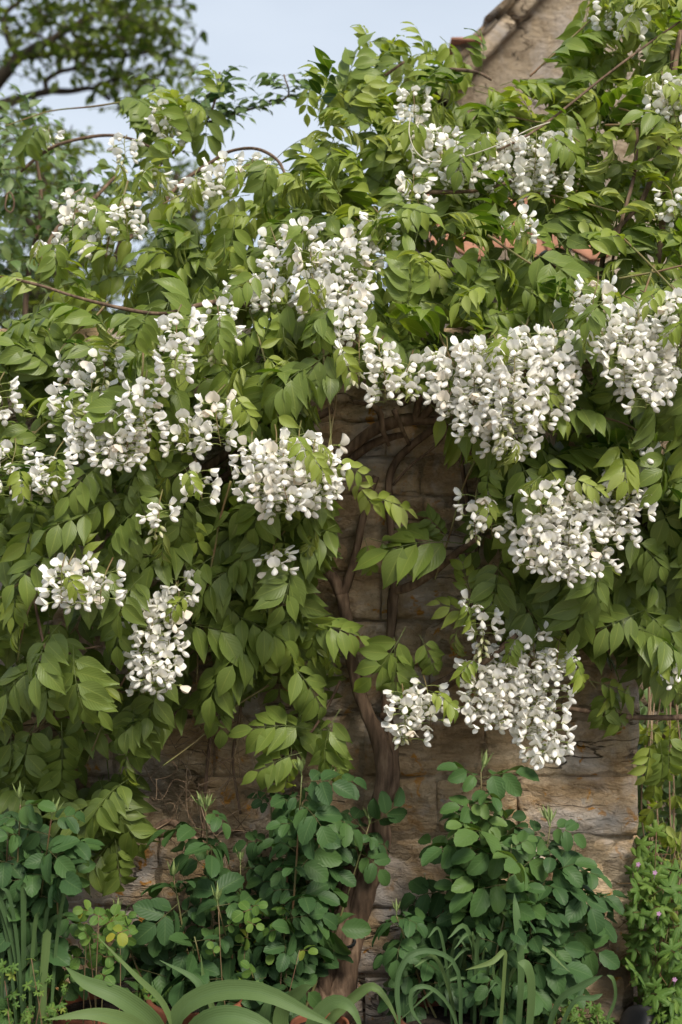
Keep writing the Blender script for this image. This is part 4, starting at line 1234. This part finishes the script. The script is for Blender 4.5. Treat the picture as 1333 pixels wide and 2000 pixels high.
rq = random.Random(61)
specs = []
for i in range(34):
    bx = 960 + rq.gauss(0, 42); y0 = -0.10 + rq.uniform(-.06, .06)
    a = rq.gauss(0, .8)
    h = rq.uniform(120, 235); sp = a * 75
    tipx = bx + sp * 1.6; tipy = 2040 - h + abs(a) * rq.uniform(20, 80)
    specs.append(dict(p=[(bx, 2060, y0), (bx + sp * .35, 2040 - h * .55, y0 - .02), (bx + sp * .9, 2040 - h * .98, y0 - .05), (tipx, tipy, y0 - .08)], w=rq.uniform(6, 11)))
specs += [
    dict(p=[(900, 2050, -.18), (895, 1900, -.2), (850, 1860, -.22), (800, 1868, -.24), (775, 1920, -.25), (782, 2010, -.26)], w=14, a=.95, tip=.9),
    dict(p=[(905, 2050, -.18), (880, 1970, -.2), (840, 1930, -.22), (805, 1935, -.23), (805, 1975, -.23), (830, 2010, -.23)], w=11, a=.9),
    dict(p=[(1010, 2050, -.2), (1018, 1900, -.22), (1010, 1800, -.22), (1005, 1745, -.2)], w=20, a=.45),
    dict(p=[(1030, 2060, -.25), (1038, 1940, -.27), (1030, 1890, -.28), (1012, 1880, -.28)], w=24, a=.4),
    dict(p=[(1060, 2060, -.2), (1090, 1960, -.22), (1140, 1925, -.24), (1178, 1905, -.25)], w=16, a=.7),
    dict(p=[(1185, 1995, .05), (1202, 1950, .05), (1198, 1915, .05), (1186, 1905, .05)], w=12, a=.6),
    dict(p=[(1080, 2050, -.25), (1120, 1960, -.27), (1160, 1950, -.28), (1178, 1942, -.28)], w=12, a=.85),
    dict(p=[(975, 2050, -.25), (985, 1900, -.27), (985, 1860, -.28), (960, 1880, -.3), (910, 1895, -.3)], w=12, a=.3),
]
strap_plant('strap_leaved_plant', 'clump of narrow arching blue-green strap leaves below the rose at the wall corner', (960, 2080, -.18), [dict(q, w=q['w'] * .8) for q in specs], 16, (.35, .95), 62)
specs = [
    dict(p=[(330, 2060, -.25), (300, 1985, -.27), (235, 1935, -.30), (165, 1905, -.30), (128, 1875, -.28)], w=80, a=.5),
    dict(p=[(330, 2060, -.25), (352, 1965, -.26), (420, 1925, -.28), (510, 1925, -.31), (600, 1965, -.33), (665, 1998, -.34)], w=84, a=.42),
    dict(p=[(320, 2070, -.3), (270, 1995, -.33), (190, 1968, -.37), (90, 1978, -.40)], w=64, a=.3),
    dict(p=[(350, 2060, -.3), (390, 1990, -.32), (450, 1972, -.34), (520, 1995, -.35), (575, 2045, -.35)], w=90, a=.4),
    dict(p=[(570, 2060, -.2), (548, 2000, -.21), (552, 1955, -.22), (590, 1920, -.24), (612, 1912, -.25)], w=74, a=.5),
    dict(p=[(600, 2060, -.2), (612, 1985, -.22), (650, 1945, -.23), (688, 1958, -.25), (712, 2015, -.26)], w=62, a=.4),
    dict(p=[(600, 2070, -.18), (640, 1985, -.18), (690, 1935, -.18), (728, 1915, -.19), (760, 1950, -.2), (788, 2010, -.2)], w=48, a=.35),
    dict(p=[(540, 2060, -.2), (512, 2005, -.22), (520, 1960, -.24), (532, 1925, -.24)], w=62, a=.6),
    dict(p=[(395, 2060, -.24), (398, 1970, -.25), (385, 1905, -.25), (312, 1862, -.24)], w=40, a=.55),
    dict(p=[(355, 2060, -.25), (320, 1950, -.26), (262, 1890, -.28), (190, 1815, -.28)], w=26, a=.12, tip=.8),
    dict(p=[(440, 2060, -.2), (420, 1970, -.2), (400, 1910, -.2), (392, 1850, -.2)], w=24, a=.25, tip=.8),
    dict(p=[(260, 2070, -.32), (200, 2012, -.35), (130, 1998, -.38), (60, 2005, -.40)], w=50, a=.35),
]
strap_plant('broad_leaved_bulb', 'sprawling bulb plant with broad pale floppy leaves in front of the terracotta pot', (340, 2080, -.3), [dict(q, w=q['w'] * .55, tip=.25, p=[(a, b_ + (14 if b_ < 2050 else 0), c_) for a, b_, c_ in q['p']]) for q in specs], 50, (.3, .6), 63, fold=.42)
specs = []
for i in range(20):
    bx = 30 + rq.gauss(0, 38); y0 = -0.2 + rq.uniform(-.08, .08)
    h = rq.uniform(200, 370); sp = rq.gauss(0, 26)
    specs.append(dict(p=[(bx, 2060, y0), (bx + sp * .4, 2040 - h * .6, y0), (bx + sp, 2040 - h, y0 - .02), (bx + sp * 1.6, 2035 - h * 1.05, y0 - .03)], w=rq.uniform(10, 17)))
specs.append(dict(p=[(85, 2060, -.28), (84, 1930, -.28), (88, 1860, -.28), (92, 1815, -.28)], w=26, a=.4, tip=.95))
strap_plant('narrow_leaved_plant', 'upright tuft of narrow green leaves under the half hidden rose bush', (40, 2080, -.2), [dict(q, w=q['w'] * .62) for q in specs], 14, (.5, .95), 64)


# ------------------------------------------------------------------ pots
def lathe(buf, c, prof, n=36):
    V = []
    for r, z in prof:
        for k in range(n):
            a = 2 * math.pi * k / n
            V.append((c[0] + r * math.cos(a), c[1] + r * math.sin(a), c[2] + z))
    buf.add(V, grid_quads(n, len(prof), 0, True))


def pot(label, px, top_py, y, r, h):
    c = PX(px, top_py, y); zb_ = c.z - h
    root = thing('terracotta_pot', label, 'pot', (c.x, y, zb_))
    cc = (c.x, y, zb_)
    b = Buf(); lathe(b, cc, [(0.002, 0), (r * .68, 0), (r * .7, .006), (r * .93, h * .80), (r * .88, h * .80), (r * .66, .02)])
    part('body', b, M_TERRA, root)
    b = Buf(); lathe(b, cc, [(r * .935, h * .79), (r, h * .795), (r * 1.01, h * .82), (r * 1.01, h * .97), (r * .99, h), (r * .91, h), (r * .90, h * .97), (r * .87, h * .79)])
    part('rim', b, M_TERRA, root)
    b = Buf(); lathe(b, cc, [(0.002, h * .9), (r * .5, h * .91), (r * .905, h * .89)], 24)
    part('soil', b, M_SOIL, root)


pot('terracotta pot half buried under the floppy bulb leaves', 385, 1946, -.12, .105, .19)
pot('terracotta pot tucked against the base of the wisteria trunk', 625, 1998, -.20, .06, .13)
pot('terracotta pot holding the strap leaved clump at the rose foot', 890, 1984, -.14, .125, .17)
pot('shadowed terracotta pot behind the small yellowing herb', 190, 1962, -.05, .10, .18)

# dark upturned plastic pot at the corner foot
b = Buf()
c = PX(1268, 2012, .12)
root = thing('plastic_pot', 'black plastic pot tipped on its side by the wall corner', 'pot', (c.x, c.y, 0))
n = 28
ax = nrm([-.75, -.45, .35]); U = nrm(np.cross(ax, [0, 0, 1])); Wv = np.cross(ax, U)
def ring_surface(prof):
    V = []
    for r, s in prof:
        for k in range(n):
            a = 2 * math.pi * k / n
            V.append(np.array(c) + ax * s + (U * math.cos(a) + Wv * math.sin(a)) * r)
    bb = Buf(); bb.add(V, grid_quads(n, len(prof), 0, True)); return bb
part('body', ring_surface([(.002, .058), (.030, .058), (.042, .052), (.047, .04), (.055, -.05), (.058, -.09)]), M_DARKPOT, root)
part('rim', ring_surface([(.0585, -.075), (.063, -.077), (.063, -.098), (.056, -.10), (.053, -.07)]), M_DARKPOT, root)


# ------------------------------------------------------------------ cranesbill, small herbs, creepers
def lobed_leaf(rn, r=0.03, lobes=5, cut=0.55, age=.5):
    """Palmate leaf cut into toothed lobes."""
    m = 8
    n = lobes * m
    rr = rn.random()
    b = Buf()
    V, A = [], []
    ln = [rn.uniform(.82, 1.12) for _ in range(lobes)]
    for ring in (0.08, 0.36, 0.7, 1.0):
        for k in range(n + 1):
            a = -math.pi * 0.84 + 2 * math.pi * 0.84 * k / n
            d = abs(((k % m) / m) - .5) * 2          # 0 on the lobe's axis, 1 in the sinus
            tooth = (0.80, 1.0, 0.84, 1.0)[k % 4] if ring == 1.0 and d < .9 else 1.0
            rad = r * ring * ln[min(k // m, lobes - 1)] * (1 - cut * ring * d ** 1.3) * tooth
            V.append((math.cos(a) * rad, math.sin(a) * rad, -0.22 * r * ring * ring + 0.10 * r * ring * (d - .5))); A.append((d, ring, rr))
    o = b.add(V, grid_quads(n + 1, 4), A, age)
    P = spline([(-0.03, 0, -0.03), (-0.012, 0, -0.006), (0, 0, 0)], 5)
    t = tube(b, P, .0007, 4, cap=False, pid=-.5)
    b.Q.append(np.array([(t + 16, t + 18, o + 20, o)], np.int32))
    return b.arrays()


LOBED = [mesh_from('leaf', lobed_leaf(random.Random(800 + i), .032, 5, .72, a), M_HERB) for i, a in enumerate((.3, .4, .5, .6, .7, .8))]


def round_leaf(rn, r, age):
    s = dict(pairs=1, L=r * 1.5, fl=r * 1.5, fw=r * 1.25, droop=.4, fold=.15, arch=.25, spread=75, hang=.1, age=age, base=.45, tip=.45, petiole=.55, grow=0)
    return pinnate(rn, **s)


TRIF = [mesh_from('leaf', round_leaf(random.Random(820 + i), .019, a), M_HERB) for i, a in enumerate((.02, .35, .5, .6, .75, .9))]


def herb(name, label, poly, n, y0, y1, meshes, sc, seed, cat='plant', zroot=0.0, vine=False, flowers=0, weights=None, face=.5):
    rq = random.Random(seed)
    xs = [p[0] for p in poly]; ys = [p[1] for p in poly]
    cx = sum(xs) / len(xs)
    base = PX(cx, 0, (y0 + y1) / 2)
    root = thing(name, label, cat, (base.x, (y0 + y1) / 2, zroot))
    wl0 = np.array(root.location)
    pts = []
    while len(pts) < n:
        x, y = rq.uniform(min(xs), max(xs)), rq.uniform(min(ys), max(ys))
        if inside(poly, x, y):
            pts.append((x, y))
    stems = Buf()
    for x, y in pts:
        p = np.array(PX(x, y, rq.uniform(y0, y1)))
        T = nrm([rq.uniform(-1, 1), rq.uniform(-1, .2), rq.uniform(-.3, .8) if not vine else rq.uniform(-1, -.2)])
        N = nrm([rq.uniform(-.4, .4), -rq.uniform(face - .3, face + .4), rq.uniform(.4, 1)])
        if abs(np.dot(T, N)) > .9:
            N = nrm(N + np.array([.6, 0, .2]))
        m = rq.choices(range(len(meshes)), weights)[0] if weights else rq.randrange(len(meshes))
        link('leaf', meshes[m], root, mat4(frame(T, N), p - wl0, sc * rq.uniform(.65, 1.2)))
    for k in range(max(6, n // 7)):
        x, y = rq.choice(pts)
        p = np.array(PX(x, y, rq.uniform(y0, y1)))
        q = np.array([base.x + (p[0] - base.x) * .4 + rq.uniform(-.03, .03), (y0 + y1) / 2, zroot])
        b = Buf(); tube(b, spline([q, (p + q) / 2 + np.array([rq.uniform(-.02, .02), -.02, 0.01]), p], 9), (.0018, .0009), 5)
        part('stem', b, M_HERBSTEM, root)
    for k in range(flowers):
        x, y = rq.choice(pts)
        p = np.array(PX(x, y - 8, y0 - .02))
        b = Buf()
        for s in range(5):
            a = s * 2 * math.pi / 5
            v, q, at = leaflet(.006, .004, .1, .2, 0, 4, 1, .6, .4)
            M = frame([math.cos(a), -.35, math.sin(a)], [-.3 * math.cos(a), -1, -.3 * math.sin(a)])
            b.add(v @ M.T + p, q, at)
        tube(b, [p, p + np.array([0, .01, -.02])], .0007, 4)
        f = part('flower', b, M_PINK, root)
    return root


M_HERBSTEM = plain_mat('herb_stem', (0.16, 0.14, 0.06), 0.6, (0.14, 0.06, 0.04), 20)
herb('cranesbill', 'lush cranesbill with lobed leaves and tiny pink flowers beside the wall corner', [(1225, 1790), (1262, 1700), (1345, 1690), (1345, 2030), (1300, 2030), (1235, 1905)], 150, .02, .34, LOBED, 1.25, 71, flowers=3, face=.6)
herb('cranesbill', 'straggling cranesbill climbing up the wall corner with lobed leaves', [(1225, 1640), (1280, 1610), (1300, 1690), (1275, 1790), (1232, 1770)], 34, .12, .3, LOBED, 1.0, 72, flowers=2, face=.7)
herb('ground_cover_plant', 'low soft ferny seedlings at the foot of the pale wall corner', [(1010, 2010), (1060, 1965), (1120, 1950), (1190, 1975), (1210, 2030)], 60, -.12, .08, LOBED, .62, 73, face=.5)
herb('yellowing_herb', 'small round leaved herb with several yellowed leaves', [(105, 1790), (180, 1760), (260, 1790), (255, 1900), (130, 1920)], 36, -.28, -.12, TRIF, .8, 74, weights=(.5, 2, 2, 2, 2, 1), face=.7)
herb('ground_cover_plant', 'low fine leaved seedlings under the narrow green tuft', [(-10, 1880), (60, 1870), (140, 1930), (150, 2020), (-10, 2020)], 95, -.35, -.15, LOBED, .45, 75, face=.6)
herb('yellowing_herb', 'small herb with curled leaves between the central rose stems', [(430, 1760), (560, 1770), (600, 1880), (480, 1930), (400, 1850)], 24, -.2, -.05, TRIF, .8, 76, weights=(.25, 2, 2, 2, 2, 1), face=.7)
herb('ground_cover_plant', 'dark leafy seedlings in the shade behind the bulb leaves', [(250, 1900), (450, 1880), (520, 1960), (300, 2000)], 50, -.15, .02, LOBED, .6, 77, face=.6)

# young climber with hanging narrow leaves, right of the corner
HANG = [mesh_from('leaf', pinnate(random.Random(840 + i), pairs=2, L=.06, fl=.052, fw=.021, droop=1.2, fold=.45, arch=.2, spread=32, hang=.6, age=a), M_WIST) for i, a in enumerate((.15, .3, .4, .55))]
herb('young_climber', 'young climber with limp narrow leaflets hanging beyond the wall corner', [(1262, 1400), (1340, 1380), (1340, 1700), (1290, 1690), (1268, 1560)], 34, .2, .6, HANG, .9, 78, cat='climber', vine=True, face=.8)
DARKH = [mesh_from('leaf', pinnate(random.Random(850 + i), pairs=2, L=.06, fl=.05, fw=.026, droop=.9, fold=.3, arch=.25, spread=50, hang=.4, age=a, hi=False), M_CLIMB) for i, a in enumerate((.5, .7, .85, .95))]
herb('shade_climber', 'dark leaved climber covering the shaded rubble wall past the corner', [(1235, 1330), (1350, 1300), (1350, 1900), (1250, 1880), (1240, 1600)], 120, .55, .8, DARKH, 1.0, 79, cat='climber', vine=True, face=.6)
root = thing('dead_stem_bundle', 'bundle of bare dry brown stems hanging beyond the wall corner', 'stems', tuple(PX(1300, 2060, .45)))
for k in range(10):
    x = 1262 + k * 8.5 + rq.uniform(-8, 8)
    pts = [(x + rq.uniform(-12, 12), 1230, .5), (x + rq.uniform(-45, 45), 1600, .45 + rq.uniform(-.1, .1)), (x + rq.uniform(-40, 40), 1800, .45 + rq.uniform(-.1, .1)), (x + rq.uniform(-20, 20), 2050, .45)]
    P = [(*PX(*p), 0) for p in pts]
    b = Buf(); tube(b, spline(P, 22)[:, :3], (.0022, .0014), 5)
    part('stem', b, M_DRY, root)

# dry twig tangle in the shade left of the trunk
root = thing('dry_twig_tangle', 'tangle of dead dry twigs in the dark gap left of the trunk', 'twigs', tuple(PX(400, 1700, .12)))
for k in range(60):
    x, y = rq.gauss(400, 62), rq.gauss(1540, 70)
    a = rq.uniform(0, 6.28); ln = rq.uniform(50, 130); yy = rq.uniform(.06, .17)
    pts = [np.array(PX(x + math.cos(a) * ln * t + rq.uniform(-14, 14), y + math.sin(a) * ln * t + rq.uniform(-14, 14), yy + rq.uniform(-.02, .02))) for t in (-.5, -.15, .2, .5)]
    b = Buf(); tube(b, spline(pts, 10), (.0013, .0006), 4)
    part('twig', b, M_DRY, root)

# pale string sagging across the upper flowers
b = Buf()
pts = [np.array(PX(*p)) for p in [(802, 225, .2), (800, 262, .18), (815, 298, .16), (850, 316, .15), (905, 306, .14), (970, 284, .13), (1035, 252, .14), (1075, 238, .18)]]
tube(b, spline(pts, 40), .0014, 6)
o = part('garden_string', b, M_TWINE, None)
o['label'] = 'pale string sagging in front of the upper white flowers'; o['category'] = 'string'


# ------------------------------------------------------------------ dark leaved climber behind, upper left, and background trees
OV = [pinnate(random.Random(860 + i), pairs=2, L=.11, fl=.058, fw=.028, droop=.5, fold=.25, arch=.3, spread=62, hang=.15, age=a, petiole=.2, hi=False) for i, a in enumerate((.1, .3, .45, .6, .75, .9))]
OVM = [mesh_from('leaf', a, M_CLIMB) for a in OV]


def back_climber(label, polys, seed, y0, y1, spacing, stems):
    rq = random.Random(seed)
    base = PX(60, 0, y0)
    root = thing('evergreen_climber', label, 'climber', (base.x, y0, 0))
    wl0 = np.array(root.location)
    items = []
    for poly, yy0, yy1, spc, dn in polys:
        xs = [p[0] for p in poly]; ys = [p[1] for p in poly]
        for _ in range(int((max(xs) - min(xs)) * (max(ys) - min(ys)) / spc ** 2 * dn)):
            x, y = rq.uniform(min(xs), max(xs)), rq.uniform(min(ys), max(ys))
            if not inside(poly, x, y):
                continue
            yv = rq.uniform(yy0, yy1)
            a = rq.uniform(0, 6.28)
            T = nrm([math.cos(a), rq.uniform(-.7, .3), math.sin(a) * .7 + .1]); N = nrm([rq.uniform(-.4, .4), -rq.uniform(.1, .8), 1])
            if abs(np.dot(T, N)) > .9:
                N = nrm(N + np.array([.7, 0, 0]))
            items.append((yv, x, y, frame(T, N), rq.uniform(.6, 1.1), rq.randrange(6)))
    items.sort(key=lambda i: i[0])
    rest = Buf()
    for k, (yv, x, y, M3, sc, v) in enumerate(items):
        p = np.array(PX(x, y, yv))
        if k < 200:
            link('leaf', OVM[v], root, mat4(M3, p - wl0, sc))
        else:
            rest.add(*xform(OV[v], M3, p, sc, 0, rq.random()))
    if rest.n:
        part('foliage', rest, M_CLIMB, root, kind='stuff')
    for si, st in enumerate(stems):
        woody('stem', st, sides=6, wob=.1, parent=root)
        if si in (1, 2):
            S = spline(st, 40)
            for k in range(8 if si == 1 else 2, 40, 3):
                for sd in (-1, 1):
                    a = rq.uniform(-.6, .6) + (0 if sd > 0 else math.pi)
                    T = nrm([math.cos(a), rq.uniform(-.5, .3), math.sin(a) * .6 + .35]); N = nrm([rq.uniform(-.3, .3), -rq.uniform(.1, .6), 1])
                    link('leaf', OVM[rq.randrange(2, 6)], root, mat4(frame(T, N), np.array(PX(*S[k][:3])) - wl0, rq.uniform(.5, .8)))
    return root


back_climber('dark leaved evergreen climber rising behind the wall on the tree side', [
    ([(-40, 230), (60, 225), (130, 260), (140, 330), (200, 340), (300, 310), (360, 330), (330, 400), (230, 420), (110, 520), (60, 580), (-40, 600)], 1.0, 1.5, 30, 1.5),
    ([(250, 150), (400, 160), (440, 200), (430, 240), (330, 230), (260, 220)], .9, 1.2, 34, .7),
    ([(440, 215), (470, 170), (560, 160), (590, 190), (560, 220), (490, 235)], .9, 1.1, 40, .55),
    ([(415, 200), (420, 150), (440, 130), (450, 200)], .9, 1.0, 34, .8)],
    81, .9, 1.5, 40, [[(60, 1000, 1.2, 10), (50, 600, 1.2, 8), (80, 400, 1.2, 6), (60, 250, 1.2, 4)], [(150, 800, 1.2, 8), (260, 400, 1.1, 5), (400, 240, 1.0, 4), (430, 140, .95, 2.5)],
                      [(400, 240, 1.0, 3), (480, 215, 1.0, 3), (560, 190, 1.0, 2.5), (555, 145, 1.0, 2)], [(8, 385, 1.0, 2.5), (20, 375, 1.0, 2.5), (28, 395, 1.0, 2.5), (22, 415, 1.0, 2.5), (10, 405, 1.0, 2.5), (14, 380, 1.0, 2.5)]])


def blade_leaf(rn, L, W, age):
    v, q, a = leaflet(L, W, .25, .3, .08, 5, 1)
    a[:, 2] = rn.random()
    return v.astype(np.float32), q, a.astype(np.float32), np.full(len(v), age, np.float32)


def bg_tree(label, limbs, clumps, y, leafL, per, seed, trunk_mat=M_TREEBARK, age=(.2, .9)):
    rq = random.Random(seed); g = np.random.default_rng(seed)
    x0 = PX(limbs[0][0][0], 0, y).x
    root = thing('background_tree', label, 'tree', (x0, y, 0))
    for i, l in enumerate(limbs):
        P = [(*PX(px, py, y + dy), r * MM * (y - CAM_Y) / 3) for px, py, dy, r in l]
        S = spline(P, 26)
        b = Buf(); tube(b, S[:, :3], S[:, 3], 8, .2, seed=seed + i)
        part('trunk' if i == 0 else 'branch', b, trunk_mat, root)
    crown = Buf(); twigs = Buf()
    for (px, py, rx, ry, dn) in clumps:
        n = int(rx * ry * per * dn)
        for s in range(max(3, n // 8)):           # sprays of leaves on a twig
            a = rq.uniform(0, 6.28); rr = math.sqrt(rq.random())
            cx, cy = px + math.cos(a) * rx * rr, py + math.sin(a) * ry * rr
            c = np.array(PX(cx, cy, y + rq.uniform(-.8, .8)))
            ar = rq.uniform(.02, .98)
            tw = nrm([rq.uniform(-1, 1), rq.uniform(-.6, .6), rq.uniform(-.6, .5)])
            tube(twigs, [c - tw * leafL * 2.2, c, c + tw * leafL * 2], (leafL * .06, leafL * .03), 4, cap=False)
            for k in range(8):
                T = nrm(tw * .6 + g.normal(size=3) * .7); N = nrm(g.normal(size=3) * .5 + np.array([0, 0, 1]))
                if abs(np.dot(T, N)) > .9:
                    continue
                sc = leafL * rq.uniform(.7, 1.25)
                v, q, a2, gg = BL[rq.randrange(6)]
                crown.add((v * sc) @ frame(T, N).T + c + tw * leafL * (k - 4) * .55, q, a2, np.clip(ar * (age[1] - age[0]) + age[0] + rq.uniform(-.12, .12), 0, 1))
    part('crown', crown, M_TREE, root, kind='stuff')
    part('twigs', twigs, trunk_mat, root, kind='stuff')
    return root


BL = [blade_leaf(random.Random(i), 1.0, .55, .5) for i in range(6)]
TY = 11.0
bg_tree('tall broadleaf tree with crooked dark limbs against the pale sky',
        [[(-330, 1150, 0, 70), (-320, 700, 0, 62), (-250, 420, 0, 52), (-120, 260, 0, 40), (0, 150, 0, 16), (35, 112, 0, 12), (95, 80, 0, 8), (160, 40, 0, 6)],
         [(35, 112, 0, 9), (15, 70, 0, 7), (10, 30, .2, 5), (40, 0, .3, 4)], [(-120, 280, 0, 24), (-20, 215, 0, 14), (40, 192, 0, 8), (95, 178, 0, 7), (135, 178, .1, 6), (180, 172, .1, 5), (215, 195, .2, 4)],
         [(92, 180, 0, 6), (90, 158, 0, 5), (115, 140, 0, 5), (150, 130, 0, 4), (200, 95, 0, 4), (260, 70, 0, 3)], [(35, 112, 0, 7), (90, 105, .2, 6), (150, 100, .3, 5), (230, 110, .3, 4), (300, 100, .2, 3)],
         [(160, 40, 0, 5), (210, 20, .1, 4), (260, -10, .1, 3)], [(180, 172, .1, 4), (240, 150, 0, 4), (290, 160, 0, 3), (330, 190, 0, 2)]],
        [(30, 20, 60, 40, .7), (120, 20, 70, 40, .9), (220, 20, 70, 45, 1.1), (310, 30, 35, 40, 1.1), (80, 80, 80, 40, .6), (180, 85, 70, 45, 1.2), (270, 80, 60, 45, 1.3), (325, 85, 30, 35, 1.0), (60, 140, 60, 25, .4), (180, 145, 60, 28, .9), (255, 150, 55, 32, 1.2), (310, 150, 35, 25, .8), (360, 110, 16, 14, .8),
         (30, 215, 70, 18, .7), (220, 195, 40, 18, .8), (375, 150, 20, 14, .7), (240, -60, 160, 60, .8), (30, -60, 120, 60, .6), (345, 195, 30, 20, .6)], TY, .13, .05, 91)
bg_tree('hazy green bushy tree standing beyond the climber', [[(60, 1130, 0, 30), (70, 700, 0, 24), (80, 450, 0, 16), (90, 320, 0, 8)], [(80, 450, 0, 10), (130, 380, 0, 7), (180, 330, 0, 4)], [(80, 480, 0, 10), (30, 380, 0, 7), (0, 300, 0, 4)]],
        [(50, 290, 90, 60, .9), (130, 300, 50, 50, 1.0), (30, 380, 90, 60, 1.1), (130, 390, 70, 60, 1.0), (60, 480, 110, 70, 1.3), (200, 440, 70, 50, 1.0), (20, 570, 120, 60, 1.4), (160, 530, 90, 50, 1.4), (100, 620, 160, 60, 1.2)], 8.0, .08, .06, 92, age=(.1, .8))
bg_tree('dark green rounded tree far beyond the wall', [[(330, 1110, 0, 22), (335, 700, 0, 18), (340, 450, 0, 10), (345, 330, 0, 5)], [(338, 500, 0, 8), (390, 400, 0, 4)]],
        [(340, 360, 60, 50, 1.3), (300, 430, 80, 60, 1.4), (390, 430, 80, 50, 1.4), (350, 520, 130, 60, 1.4)], 13.0, .10, .055, 93, age=(.5, 1.0))
